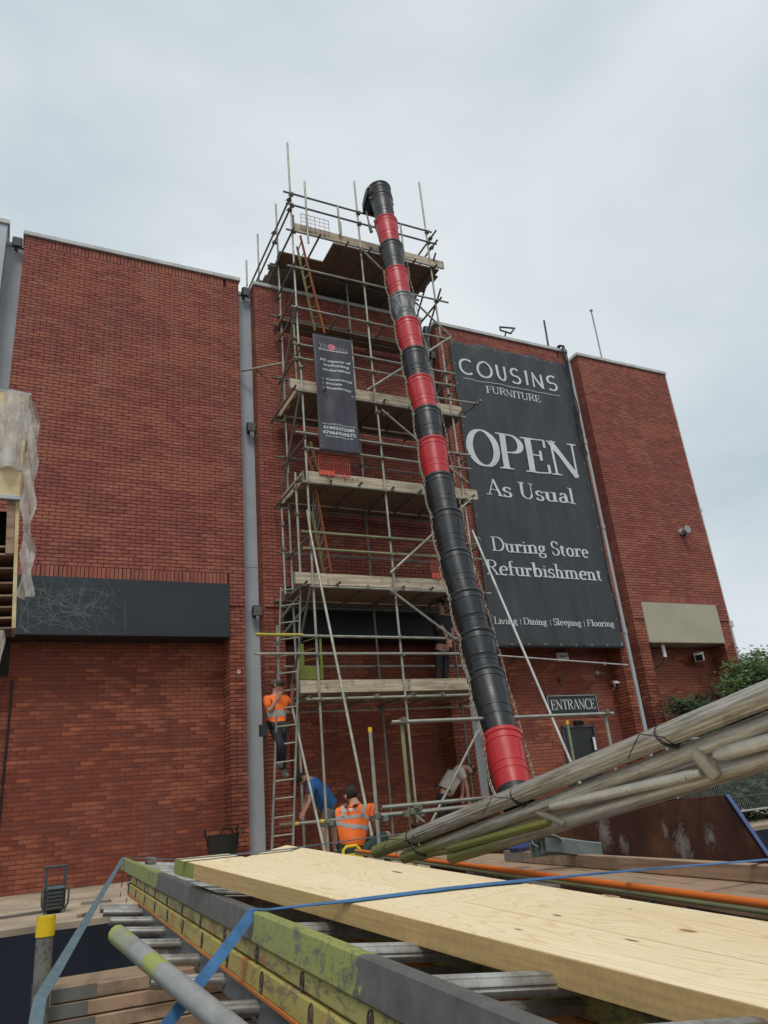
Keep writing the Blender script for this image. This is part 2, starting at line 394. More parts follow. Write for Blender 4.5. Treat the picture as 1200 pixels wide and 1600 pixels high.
c = MB(); c.box((-6, 14.30, PZ), (-.86, 18, 12.2)); c.box((-6, 14.26, 12.2), (-.82, 18, 12.3), 1); c.ob('grey_end_wall', [M_GREYC, M_COP], bld)
# sign bands: left black box with scratches, centre black box, beige box at right
def signbox(name, x0, x1, mat, ysoff, z0=SB, z1=ST):
    c = MB(); c.box((x0 + .004, D0 - .03, z0), (x1 - .004, DL - .002, z1)); return c.ob(name, mat, bld, bevel=.006)
sb = signbox('blank_sign_board', -.35, 3.81, M_BLACKSIGN, 0)
scm = MB()
for k in range(120):
    x = random.gauss(.75, .42); z = random.gauss(3.98, .26); a = random.choice([random.gauss(0, .35), random.gauss(1.35, .25), random.gauss(2.5, .4)]); l = random.uniform(.12, .75)
    x = max(.1, min(1.9, x)); z = max(3.52, min(4.42, z)); w = random.uniform(.0008, .0026); P = []
    for t in range(6):
        u = (t / 5 - .5) * l; P.append((x + math.cos(a) * u, z + math.sin(a) * u + .03 * math.sin(t + k)))
    P = [(max(.06, q[0]), max(3.46, min(4.47, q[1]))) for q in P]
    for q, r in zip(P, P[1:]):
        d = Vector((r[0] - q[0], 0, r[1] - q[1]));
        if d.length < .01: continue
        nn = Vector((-d.z, 0, d.x)).normalized() * w; y = D0 - .033
        scm.quad(Vector((q[0], y, q[1])) - nn, Vector((r[0], y, r[1])) - nn, Vector((r[0], y, r[1])) + nn, Vector((q[0], y, q[1])) + nn)
scm.ob('scratch_marks', M_SCR, sb)
signbox('blank_sign_board', 4.95, 8.65, dull('black_soiled_board', (.007, .008, .010, 1), .7, .4, 3, speck=((.05, .05, .05, 1), .68)), 0); signbox('blank_sign_board', 9.95, 13.80, M_BLACKSIGN, 0)
c = MB(); c.box((14.825, D0 - .02, 3.44), (17.595, DL - .002, 4.505)); bb = c.ob('beige_sign_board', M_BEIGE, bld, bevel=.008)
c = MB(); c.box((14.83, D0 - .024, 3.425), (17.59, DL - .002, 3.437)); c.ob('bottom_lip', M_BEIGE, bb)
# vertical trim and down pipe
c = MB(); c.tube([(18.03, D0 + .03, PZ), (18.03, D0 + .03, 12.1)], .03, 8); c.box((17.99, D0 - .01, 3.9), (18.12, D0 + .12, 4.08)); c.box((17.99, D0 - .01, 7.4), (18.08, D0 + .1, 7.5)); c.ob('corner_trim', M_COP, bld)
c = MB(); c.tube([(14.24, 14.60, PZ), (14.24, 14.60, 11.9)], .06, 12)
for z in (.9, 3.7, 6.6, 9.2): c.tube([(14.24, 14.60, z), (14.24, 14.60, z + .12)], .075, 12)
c.ob('down_pipe', M_GREYC, bld, smooth=True)
# the entrance doorway
c = MB(); c.box((11.93, DL - .012, PZ), (12.93, DL + .001, 1.44)); dr = c.ob('door', M_BLKP, bld)
c = MB()
for x in (11.93, 12.88): c.box((x, DL - .05, PZ), (x + .05, DL - .012, 1.49))
c.box((11.93, DL - .05, 1.44), (12.93, DL - .012, 1.49)); c.ob('door_frame', M_DGREY, dr, bevel=.004)
c = MB(); c.box((12.80, DL - .06, .9), (12.87, DL - .05, 1.2)); c.box((12.68, DL - .06, -.02), (12.80, DL - .05, .05)); c.ob('notice', M_WHITE, dr)

# ---------------------------------------------------------------- lettering
def pen(poly, T, t, mb, fn, soft=1.0):
    P = [Vector((p[0], p[1])) for p in poly]
    if len(P) <= 4:
        Q = []
        for a_, b_ in zip(P, P[1:]):
            kk = max(1, int((b_ - a_).length / .09)); Q += [a_.lerp(b_, i / kk) for i in range(kk)]
        P = Q + [P[-1]] if len(P) == 2 else P
    n = len(P); Lp, Rp = [], []
    for i, p in enumerate(P):
        d = (P[min(i + 1, n - 1)] - P[max(i - 1, 0)]).normalized(); w = t + (T - t) * abs(d.y) ** soft
        nn = Vector((-d.y, d.x)) * w / 2; Lp.append(p + nn); Rp.append(p - nn)
    for i in range(n - 1): mb.quad(fn(Lp[i]), fn(Rp[i]), fn(Rp[i + 1]), fn(Lp[i + 1]))
def arc(cx, cy, rx, ry, a0, a1, n=14): return [(cx + rx * math.cos(math.radians(a0 + (a1 - a0) * k / n)), cy + ry * math.sin(math.radians(a0 + (a1 - a0) * k / n))) for k in range(n + 1)]
# each glyph: width, list of (polyline, serif flags: b=bottom t=top T=full top, L/R), thin?
def glyph(ch):
    V = lambda x, y0=0, y1=1, s='bt', k=1: (((x, y0), (x, y1)), s, k)
    X = .47
    G_ = {
     'A': (.74, [(((.07, 0), (.36, 1)), 'b', .35), (((.36, 1), (.66, 0)), 'B', 1.0), (((.18, .34), (.55, .34)), '', 1)]),
     'C': (.74, [(arc(.40, .5, .33, .5, 45, 315, 20), '', 1), (((.64, .98), (.64, .72)), '', .3), (((.64, .02), (.64, .22)), '', .3)]),
     'D': (.80, [V(.14), (((.14, .975), (.36, .975)), '', 1), (arc(.36, .5, .36, .475, 90, -90, 16), '', 1), (((.14, .025), (.36, .025)), '', 1)]),
     'E': (.66, [V(.14), (((.14, .975), (.58, .975)), '', 1), (((.14, .52), (.44, .52)), '', 1), (((.14, .025), (.60, .025)), '', 1), (((.575, .98), (.575, .76)), '', .45), (((.60, .02), (.60, .27)), '', .45), (((.44, .66), (.44, .38)), '', .4)]),
     'F': (.62, [V(.14), (((.14, .975), (.56, .975)), '', 1), (((.14, .52), (.42, .52)), '', 1), (((.555, .98), (.555, .76)), '', .45), (((.42, .66), (.42, .38)), '', .4)]),
     'I': (.30, [V(.15)]),
     'L': (.62, [V(.14), (((.14, .025), (.58, .025)), '', 1), (((.58, .02), (.58, .27)), '', .45)]),
     'N': (.84, [V(.13, 0, 1, 'bt', .35), (((.10, .99), (.71, .02)), '', 1.05), V(.71, 0, 1, 't', .35)]),
     'O': (.82, [(arc(.41, .5, .34, .5, 0, 360, 30), '', 1)]),
     'P': (.68, [V(.14), (((.14, .975), (.34, .975)), '', 1), (arc(.34, .73, .26, .245, 90, -90, 12), '', 1), (((.14, .485), (.34, .485)), '', 1)]),
     'R': (.74, [V(.14), (((.14, .975), (.34, .975)), '', 1), (arc(.34, .75, .24, .225, 90, -90, 12), '', 1), (((.14, .525), (.34, .525)), '', 1), (((.34, .52), (.66, 0)), 'B', .95)]),
     'S': (.58, [(arc(.29, .75, .21, .24, 25, 250, 14) + arc(.29, .26, .23, .26, 75, -155, 14), '', 1), (((.50, .98), (.50, .76)), '', .35), (((.07, .02), (.07, .26)), '', .35)]),
     'T': (.70, [V(.35, 0, 1, 'b'), (((.04, .975), (.66, .975)), '', 1), (((.05, .98), (.05, .76)), '', .45), (((.65, .98), (.65, .76)), '', .45)]),
     'U': (.78, [(((.15, 1), (.15, .33)), 't', 1), (arc(.39, .33, .24, .32, 180, 360, 14), '', .8), (((.63, .33), (.63, 1)), 'T', .35)]),
     'a': (.48, [(((.34, .02), (.34, .33)), 'R', 1), (arc(.23, .33, .11, .13, 0, 165, 9), '', .8), (arc(.20, .13, .12, .125, 100, 330, 12), '', .9), (((.19, .26), (.34, .30)), '', 1)]),
     'b': (.54, [V(.12, 0, 1, 't'), (arc(.27, .235, .16, .235, 150, -150, 16), '', 1)]),
     'e': (.47, [(arc(.24, .235, .165, .235, 5, 315, 18), '', 1), (((.08, .26), (.40, .26)), '', 1)]),
     'f': (.34, [V(.14, 0, .85, 'b'), (arc(.24, .85, .10, .13, 180, 40, 7), '', .7), (((.03, .46), (.28, .46)), '', 1)]),
     'g': (.50, [(arc(.21, .31, .13, .15, 0, 360, 16), '', 1), (arc(.22, -.08, .18, .12, 0, 360, 14), '', .8), (((.12, .17), (.10, .06), (.33, .03)), '', .7), (((.30, .43), (.42, .46)), '', 1)]),
     'h': (.56, [V(.13, 0, 1, 'bt'), (arc(.27, .32, .14, .14, 150, 0, 9), '', 1), V(.41, 0, .33, 'b')]),
     'i': (.27, [V(.14, 0, .47, 'bt'), (arc(.13, .68, .02, .02, 0, 360, 8), '', 1)]),
     'l': (.27, [V(.14, 0, 1, 'bt')]),
     'm': (.83, [V(.13, 0, .47, 'bt'), (arc(.26, .32, .14, .14, 150, 0, 8), '', 1), V(.40, 0, .33, 'b'), (arc(.53, .32, .14, .14, 150, 0, 8), '', 1), V(.68, 0, .33, 'b')]),
     'n': (.56, [V(.13, 0, .47, 'bt'), (arc(.27, .32, .14, .14, 150, 0, 9), '', 1), V(.41, 0, .33, 'b')]),
     'o': (.51, [(arc(.255, .235, .175, .235, 0, 360, 22), '', 1)]),
     'p': (.55, [V(.13, -.25, .47, 'bt'), (arc(.28, .235, .16, .235, 150, -150, 16), '', 1)]),
     'r': (.41, [V(.13, 0, .47, 'bt'), (arc(.28, .30, .14, .16, 160, 55, 7), '', .9), (arc(.34, .40, .02, .02, 0, 360, 6), '', 1)]),
     's': (.40, [(arc(.20, .355, .12, .115, 30, 250, 10) + arc(.20, .12, .13, .12, 75, -155, 10), '', .9), (((.33, .46), (.33, .35)), '', .35), (((.06, .01), (.06, .13)), '', .35)]),
     't': (.34, [(((.14, .62), (.14, .12)), '', 1), (arc(.23, .12, .09, .11, 180, 300, 7), '', .7), (((.03, .46), (.29, .46)), '', 1)]),
     'u': (.56, [(((.13, .47), (.13, .14)), 't', 1), (arc(.27, .15, .14, .14, 180, 330, 9), '', .8), (((.41, .47), (.41, 0)), 'tR', 1)]),
     'v': (.50, [(((.06, .47), (.24, 0)), 't', 1), (((.24, 0), (.42, .47)), 'T', .35)]),
     '|': (.30, [(((.15, -.12), (.15, .8)), '', .22)]), ' ': (.30, []),
    }
    return G_[ch]
def serif_text(txt, x, z, h, mb, fn, T=.13, t=.035, width=None, track=0):
    ws = [glyph(c)[0] * (1.16 if c.islower() else 1) + track for c in txt]; tot = sum(ws); sx = (width / (tot * h)) if width else 1
    cx = 0; mbs = mb if isinstance(mb, list) else None; wi = 0
    for c, w in zip(txt, ws):
        _, st = glyph(c); k = h
        if mbs is not None:
            if mbs[-1].v: mbs.append(MB())
            mb = mbs[-1]
        lo_ = c.islower()
        def g_(p, cx=cx, lo_=lo_):
            y_ = p[1]
            if lo_: y_ = y_ * 1.26 if y_ < .5 else .63 + (y_ - .5) * .74
            return fn(x + (cx + p[0] * (1.16 if lo_ else 1)) * k * sx, z + y_ * k)
        for poly, sf, wt in st:
            pen(poly, max(t, T * wt), t, mb, g_, 1.3)
            (bx, by), (tx, ty) = poly[0], poly[-1]
            lo, hi = ((bx, by), (tx, ty)) if by < ty else ((tx, ty), (bx, by))
            s_ = .10 if T > .1 else .07; hw = T * wt / 2
            def ser(px, py, l, r, up):
                e = t * .9; q = py + (0 if up else -e)
                mb.quad(g_((px - l, q)), g_((px + r, q)), g_((px + r, q + e)), g_((px - l, q + e)))
                b = .05 if up else -.05
                mb.quad(g_((px - hw, py + b)), g_((px - l * .95, q + e / 2)), g_((px + r * .95, q + e / 2)), g_((px + hw, py + b)))
            if 'b' in sf or 'B' in sf: ser(lo[0], lo[1], hw + s_, hw + s_, True)
            if 'T' in sf: ser(hi[0], hi[1], hw + s_, hw + s_, False)
            elif 't' in sf: ser(hi[0], hi[1], hw + s_, hw + (s_ if hi[1] > .9 and c.isupper() else 0), False)
            if 'R' in sf: ser(lo[0], lo[1], 0, hw + s_ * .8, True)
        cx += w
    return cx * h * sx
def sans(txt, x, z, h, fn, mat, name, parent, width=None, bold=.0, center=False, res=2):
    cu = bpy.data.curves.new('t', 'FONT'); cu.body = txt; cu.size = 1; cu.offset = bold; cu.resolution_u = res
    tmp = bpy.data.objects.new('t', cu); COL.objects.link(tmp); dg = bpy.context.evaluated_depsgraph_get()
    me = bpy.data.meshes.new_from_object(tmp.evaluated_get(dg)); bpy.data.objects.remove(tmp); bpy.data.curves.remove(cu)
    xs_ = [v.co.x for v in me.vertices]; w = max(xs_) - min(xs_); sx = (width / w) if width else h / .72; x0 = min(xs_)
    if center: x -= w * sx / 2
    for v in me.vertices:
        p = fn(x + (v.co.x - x0) * sx, z + v.co.y * h / .72); v.co = p
    me.materials.clear(); me.materials.append(mat); me.update()
    return ob(name, me, None, parent)
def wrap2(fn):       # accept either Vector or x,z
    return fn
# big banner
M_BAN = None
s = N('black_banner_vinyl'); p = s.pos()
mpv = s.n('ShaderNodeMapping', {'Vector': p, 'Scale': (3, 1, .35)}).outputs[0]
a = s.noise(1.2, mpv, 4); base = s.ramp(a, [(.3, (.030, .033, .036, 1)), (.7, (.050, .053, .056, 1))])
st = s.ramp(s.noise(14, p, 3, .6), [(.70, (0, 0, 0, 1)), (.76, (.6, .6, .6, 1))]); base = s.mix(st, base, (.12, .12, .12, 1))
s.bump(s.noise(2.2, s.n('ShaderNodeMapping', {'Vector': p, 'Scale': (2.2, 1, .5), 'Rotation': (0, .35, 0)}).outputs[0], 5, .6), .9, .08)
M_BAN = s.fin(base, .5)
M_LET = dull('banner_lettering', (.68, .70, .71, 1), .6, .08, 3, bump=.02)
BX0, BX1, BZ0, BZ1 = 9.90, 13.86, 3.25, 11.66
def bwob(x, z):
    u = (x - BX0) / (BX1 - BX0); w = (z - BZ0) / (BZ1 - BZ0)
    r = .012 * math.sin(x * 5.2 + .6 * z) * (.4 + w) + .010 * math.sin(x * 2.1 - z * .9) + .016 * math.sin((x + (BZ1 - z) * .55) * 7) * math.exp(-((BZ1 - z) / 1.6))
    r += .010 * math.sin((x * .8 + z) * 4.2) * math.exp(-((x - BX0 - .6) ** 2) / .8) + .014 * math.sin((x * 1.6 - z * .8) * 3.1 + 1) * math.exp(-((z - 9.3) ** 2) / 3.5) + .008 * math.sin(x * 13 + .4 * z)
    r += .014 * math.sin(x * 9) * math.exp(-((z - BZ0) / .5))
    ed = min(1, 6 * u, 6 * (1 - u)); return D0 - .075 - r * ed
def bpt(x, z, off=0): return Vector((x, bwob(x, z) - off, z))
def bfn(p, z=None, off=.016):
    if z is None: p, z = p[0], p[1]
    return bpt(p, z, off)
ban = MB(); nx, nz = 60, 110
for j in range(nz + 1):
    for i in range(nx + 1):
        x = BX0 + (BX1 - BX0) * i / nx; z = BZ0 + (BZ1 - BZ0) * j / nz
        sag = .03 * math.sin(math.pi * i / nx * 5) * (1 if j in (nz,) else 0)
        ban.v.append(bpt(x, z - sag))
for j in range(nz):
    for i in range(nx): a = j * (nx + 1) + i; ban.f.append((a, a + 1, a + nx + 2, a + nx + 1)); ban.m.append(0)
banner = ban.ob('shop_banner', M_BAN, smooth=True)
sol = banner.modifiers.new('thick', 'SOLIDIFY'); sol.thickness = .003; sol.offset = 1
tag(banner, 'huge black banner reading OPEN As Usual During Store Refurbishment on the brick wall', 'banner')
b = MB()
for k in range(14):
    zz_ = BZ0 + .12 + k * (BZ1 - BZ0 - .24) / 13
    for xx_ in (BX0 + .07, BX1 - .07): b.lathe([(.022, 0), (.022, .004), (.011, .004)], 10, Matrix.Translation(bpt(xx_, zz_, .004)) @ Matrix.Rotation(math.pi / 2, 4, 'X'))
for k in range(9):
    xx_ = BX0 + .07 + k * (BX1 - BX0 - .14) / 8
    for zz_ in (BZ0 + .08, BZ1 - .08): b.lathe([(.022, 0), (.022, .004), (.011, .004)], 10, Matrix.Translation(bpt(xx_, zz_, .004)) @ Matrix.Rotation(math.pi / 2, 4, 'X'))
eo_ = b.ob('eyelets', M_LGREY, banner); eo_['kind'] = 'stuff'
def bser(name, txt, x, z, h, width, T=.13, t=.035):
    ms = [MB()]; serif_text(txt, x, z, h, ms, lambda a, b: bfn(a, b), T, t, width)
    for m in ms:
        if m.v: m.ob(name, M_LET, banner)
def thin_sans(txt_strokes): pass
# COUSINS in thin flared capitals
def sg(name, x, z, w, h, T, t):
    m = MB()
    G2 = {'C': [arc(.5, .5, .5, .5, 50, 310, 22)], 'O': [arc(.5, .5, .5, .5, 0, 360, 30)], 'U': [[(.05, 1), (.05, .38)] + arc(.46, .38, .41, .38, 180, 360, 14) + [(.87, .38), (.87, 1)]],
          'S': [arc(.48, .74, .36, .26, 35, 250, 12) + arc(.48, .25, .40, .25, 75, -145, 12)], 'I': [[(.5, 0), (.5, 1)]], 'N': [[(.08, 0), (.08, 1)], [(.08, .98), (.90, .02)], [(.90, 0), (.90, 1)]]}
    for st_ in G2[name]: pen([(q[0] * w, q[1] * h) for q in st_], T, t, m, lambda p: bfn(x + p[0], z + p[1]), .7)
    m.ob('letter', M_LET, banner)
zb = 10.63
for ch, fx, fw in (('C', .0, .135), ('O', .172, .135), ('U', .36, .10), ('S', .50, .112), ('I', .645, .04), ('N', .732, .118), ('S', .893, .105)):
    sg(ch, 10.13 + fx * 3.24, zb, fw * 3.24, .47, .075, .042)
m = MB(); 
for k in range(40):
    xa = 10.17 + 3.22 * k / 40; xb = 10.17 + 3.22 * (k + 1) / 40; m.quad(bfn(xa, 10.475), bfn(xb, 10.475), bfn(xb, 10.49), bfn(xa, 10.49))
m.ob('ruled_line', M_LET, banner)
bser('letter', 'FURNITURE', 10.86, 10.15, .215, 1.80, .13, .055)
bser('letter', 'OPEN', 9.97, 7.92, 1.03, 3.62, .165, .035)
bser('letter', 'As Usual', 10.38, 7.12, .45, 2.80, .13, .045)
bser('letter', 'During Store', 10.28, 5.62, .37, 3.02, .125, .05)
bser('letter', 'Refurbishment', 10.03, 5.01, .37, 3.56, .125, .05)
bser('letter', 'Living | Dining | Sleeping | Flooring', 10.03, 3.80, .165, 3.64, .12, .06)
# ENTRANCE sign
c = MB(); c.box((11.62, DL - .05, 1.75), (13.17, DL - .004, 2.23)); es = c.ob('entrance_sign', M_BLACKSIGN, bevel=.004)
tag(es, 'black ENTRANCE sign with a thin white border above the dark doorway', 'sign')
m = MB(); fn = lambda a, b=None: Vector((a, DL - .054, b))
ms = [m]; serif_text('ENTRANCE', 11.72, 1.87, .245, ms, fn, .13, .05, 1.36)
for m in ms:
    if m.v: m.ob('letter', M_WHITE, es)
m = MB()
for a, b in (((11.64, 1.77), (13.15, 1.78)), ((11.64, 2.20), (13.15, 2.21)), ((11.64, 1.77), (11.65, 2.21)), ((13.14, 1.77), (13.15, 2.21))):
    m.quad((a[0], DL - .0535, a[1]), (b[0], DL - .0535, a[1]), (b[0], DL - .0535, b[1]), (a[0], DL - .0535, b[1]))
m.ob('border_line', M_WHITE, es)

# ---------------------------------------------------------------- fixtures on the building
def box_on(name, c, size, mat, label, cat, group=None, extra=None, bevel=.01):
    t = thing(name, c, label, cat, group); b = MB(); sx, sy, sz = (v / 2 for v in size); x, y, z = c
    b.box((x - sx, y - sy, z - sz), (x + sx, y + sy, z + sz)); b.ob('housing', mat, t, bevel=bevel)
    return t
def floodlight(P, tilt, label, group='grey floodlights on the columns'):
    t = thing('floodlight', P, label, 'light', group); P = Vector(P)
    M = Matrix.Translation(P + Vector((0, -.16, 0))) @ Matrix.Rotation(tilt, 4, 'X')
    b = MB(); b.box((-.10, -.07, -.10), (.10, .06, .10)); b.ob('housing', M_DGREY, t, M, bevel=.025)
    b = MB(); b.box((-.085, -.078, -.08), (.085, -.071, .08)); b.ob('lens', M_LGREY, t, M)
    b = MB(); b.tube([P + Vector((0, -.12, 0)), P + Vector((-.02, -.06, -.05)), P + Vector((-.03, 0, -.06))], .02, 8); b.box(P + Vector((-.06, -.015, -.11)), P + Vector((.02, 0, .0))); b.ob('bracket', M_DGREY, t)
for (px, py), lb in (((27, 386), 'grey floodlight high on the column left of the widest brick bay'), ((381, 462), 'grey floodlight at the top of the column beside the scaffold'), ((389, 672), 'grey floodlight halfway up the column beside the scaffold'), ((398, 957), 'grey floodlight low on the column near the ladder'), ((662, 521), 'grey floodlight on the column behind the chute, topmost'), ((672, 560), 'grey floodlight on the column behind the chute, second from the top'), ((708, 700), 'grey floodlight on the column behind the lower red chute sections')):
    if px == 708: continue
    floodlight(A(px, py, DC - .001), .5, lb)
# alarm box, sensor, domes, cameras
P = A(877, 1027, DL); t = box_on('alarm_box', (P.x, DL - .04, P.z), (.34, .08, .22), M_WHITE, 'white alarm box with worn dark printing under the banner', 'alarm box')
m = MB()
for k in range(9): m.quad(*[(P.x - .12 + k * .027 + dx, DL - .0825, P.z - .03 + dz + (k % 3) * .01) for dx, dz in ((0, 0), (.018, 0), (.018, .05), (0, .05))])
m.ob('worn_printing', M_BLACK, t)
def dome(px, py, r, mat, label, cat='sensor'):
    P = A(px, py, DL); t = thing('wall_sensor', P, label, cat)
    M = Matrix.Translation(P) @ Matrix.Rotation(math.pi / 2, 4, 'X')
    b = MB(); b.lathe([(r, 0), (r, .03), (r * .8, .06), (r * .4, .085), (.002, .09)], 16, M); b.ob('cover', mat, t, smooth=True)
    b = MB(); b.box((P.x - .02, DL - .03, P.z - r - .06), (P.x + .02, DL - .001, P.z - r + .01)); b.ob('mount', M_DGREY, t)
dome(932, 1052, .055, M_LGREY, 'small round pale sensor on the brick below the alarm box')
dome(944, 1037, .05, M_WHITE, 'small round sensor just under the thin horizontal rail')
dome(874, 1062, .05, M_DGREY, 'small dark round sensor above the ENTRANCE sign')
def cctv(P, aim, mat, label, L_=.28, r=.07):
    P = Vector(P); t = thing('security_camera', P, label, 'camera'); aim = Vector(aim).normalized()
    Mx = frame(P + Vector((0, -.22, 0)), aim, (0, 0, 1))
    b = MB(); b.box((-L_ / 2, -r, -r * .8), (L_ / 2, r, r * .8)); b.ob('housing', mat, t, Mx, bevel=.02)
    b = MB(); b.box((-L_ / 2 - .02, -r * 1.1, r * .82), (L_ / 2 + .06, r * 1.1, r * .95)); b.ob('sun_shield', mat, t, Mx)
    b = MB(); b.box((L_ / 2 + .001, -r * .75, -r * .6), (L_ / 2 + .006, r * .75, r * .6)); b.ob('lens', M_BLACK, t, Mx)
    b = MB(); b.tube([P + Vector((0, -.2, -.05)), P + Vector((0, -.1, -.12)), P + Vector((.02, 0, -.14))], .018, 8); b.ob('bracket', M_LGREY, t)
cctv(A(953, 1071, DL), (-.5, -1, -.4), M_WHITE, 'pale bullet camera above and right of the ENTRANCE sign', .22, .06)
cctv(A(1083, 1029, DL), (-1, -.8, -.35), M_WHITE, 'white boxy security camera under the beige panel', .42, .12)
P = A(1037, 1017, 14.55); t = thing('antenna_panel', P, 'narrow white vertical antenna on a curved arm under the beige panel', 'antenna')
b = MB(); b.box((P.x - .05, P.y - .03, P.z - .17), (P.x + .05, P.y + .02, P.z + .17)); b.ob('panel', M_WHITE, t, bevel=.01)
b = MB(); b.tube([P + Vector((0, .02, -.15)), P + Vector((-.02, .1, -.32)), P + Vector((-.15, .3, -.40)), P + Vector((-.25, .40, -.36))], .016, 8); b.ob('arm', M_DGREY, t)
P = A(1064, 832, D0); t = thing('wall_lamp', P, 'round grey wall lamp on the far right brick bay', 'light')
M = Matrix.Translation(P) @ Matrix.Rotation(math.pi / 2, 4, 'X'); b = MB(); b.lathe([(.1, 0), (.1, .05), (.07, .07), (.09, .22), (.12, .26), (.11, .27), (.002, .27)], 16, M); b.ob('shade', M_LGREY, t, smooth=True)
b = MB(); b.box((P.x + .05, D0 - .1, P.z - .1), (P.x + .12, D0, P.z + .06)); b.ob('mount', M_DGREY, t)
# dark pair of lamps above the doorway
P = A(900, 1128, DL); t = thing('wall_lamp', P, 'small black twin spot lamp between the ENTRANCE sign and doorway', 'light')
b = MB(); b.lathe([(.02, 0), (.05, .03), (.05, .12), (.002, .13)], 12, Matrix.Translation(P + Vector((-.06, -.03, 0))) @ Matrix.Rotation(2.0, 4, 'X')); b.lathe([(.02, 0), (.05, .03), (.05, .12), (.002, .13)], 12, Matrix.Translation(P + Vector((.08, -.03, 0))) @ Matrix.Rotation(2.0, 4, 'X')); b.box(P + Vector((-.1, -.03, -.02)), P + Vector((.12, 0, .03))); b.ob('spots', M_BLKP, t)
# roof gear
P = A(783, 527, 15.2); t = thing('roof_light', P, 'dark rectangular floodlight frame on an angled arm above the roofline', 'light')
b = MB(); b.tube([P + Vector((-.1, 0, -.6)), P + Vector((.12, -.1, .12))], .025, 8); b.ob('arm', M_DGREY, t)
b = MB(); q = [A(781, 511, 15.0), A(804, 513, 15.0), A(798, 521, 14.9), A(782, 516, 14.9)]
for a, c in zip(q, q[1:] + q[:1]): b.tube([a, c], .03, 6)
b.ob('light_frame', M_DGREY, t)
def rod(name, p, q, r, mat, label, cat, tip=None):
    t = thing(name, q, label, cat); b = MB(); b.tube([p, q], r, 8); b.ob('pole', mat, t, smooth=True)
    if tip: b = MB(); b.lathe([(r, 0), (r * 2.4, .03), (r * 2.0, .07), (.002, .08)], 10, Matrix.Translation(Vector(p))); b.ob('tip', mat, t)
rod('roof_rod', A(850, 501, 15.0), A(858, 548, 15.0), .03, M_DGREY, 'short dark rod standing on the roof behind the banner bay', 'rod')
rod('roof_mast', A(924, 487, 15.0), A(941, 562, 15.0), .024, M_LGREY, 'thin pale mast with a round tip on the roof at right', 'mast', True)
# black cable bundle down the banner's right edge
t = thing('cable_bundle', A(876, 560, 14.3), 'black cable bundle hanging over the parapet beside the banner', 'cable')
b = MB()
for k in range(4):
    pts = []
    for i in range(16):
        z = 12.25 - i * (3.6 if k else 8.6) / 15; pts.append(Vector((13.80 + .03 * k + .03 * math.sin(i * .9 + k * 2), 14.26 + .015 * math.sin(i * 1.7 + k), z)))
    pts = [Vector((13.8 + .03 * k, 14.9, 12.22)), Vector((13.8 + .03 * k, 14.38, 12.32))] + pts
    b.tube(pts, .018, 6)
b.ob('cables', M_CABLE, t, smooth=True)
# thin white rail under the banner
rod('cable_conduit', A(775, 1024, 14.25), A(981, 1039, 14.25), .016, M_TUBE_W, 'thin white horizontal rail just below the big banner', 'rail')
# black rod on the left lower wall, with a small ring
rod('wall_cable', A(20, 1063, DL - .03), A(-2, 1290, DL - .03), .018, M_CABLE, 'black vertical cable on the lower brick wall at far left', 'cable')
P = A(373, 1050, D0 + .03); t = thing('wall_ring', P, 'tiny white ring fixed to the narrow brick pier', 'ring'); b = MB(); b.lathe([(.035, 0), (.035, .02), (.018, .02), (.018, 0)], 12, Matrix.Translation(P) @ Matrix.Rotation(math.pi / 2, 4, 'X')); b.ob('ring', M_WHITE, t)

# ---------------------------------------------------------------- tubes and couplers
TC = {}
def tube_me(Ln, r, mat, seg=12, key='tube'):
    k = (round(Ln, 2), r, mat.name)
    if k not in TC:
        b = MB(); ri = r * .86
        b.lathe([(ri, 0), (r, 0), (r, Ln), (ri, Ln), (ri, max(Ln - .25, Ln * .6))], seg)
        b.lathe([(ri, min(.25, Ln * .4)), (ri, 0)], seg)
        TC[k] = b.me(key, mat, smooth=True)
    return TC[k]
def tube(name, p, q, parent, mat=None, r=.0242, label=None):
    p, q = Vector(p), Vector(q); d = q - p; o_ = d.orthogonal()
    z = d.normalized(); x = o_.normalized(); y = z.cross(x)
    M = Matrix((x, y, z)).transposed().to_4x4(); M.translation = p
    o = ob(name, tube_me(d.length, r, mat or M_TUBE), M, parent)
    if label: o['label'] = label
    return o
cb = MB()
cb.box((-.042, -.034, -.026), (.042, .040, .026)); cb.box((-.052, -.012, -.018), (.052, .012, .018)); cb.tube([(.046, -.05, 0), (.046, .045, 0)], .009, 6); cb.tube([(-.046, -.045, .004), (-.046, .05, .004)], .009, 6)
cb.tube([(.046, .045, 0), (.046, .058, 0)], .017, 6); cb.tube([(-.046, .05, .004), (-.046, .062, .004)], .017, 6)
cb.box((-.03, -.06, -.034), (.03, -.03, .034))
CPM = cb.me('coupler', M_COUP, bevel=.004)
def coupler(P, parent, rot=None):
    rot = random.uniform(-.4, .4) if rot is None else rot
    return ob('coupler', CPM, Matrix.Translation(Vector(P)) @ Matrix.Rotation(rot, 4, 'Z') @ Matrix.Rotation(random.choice((0, math.pi)), 4, 'Y'), parent)
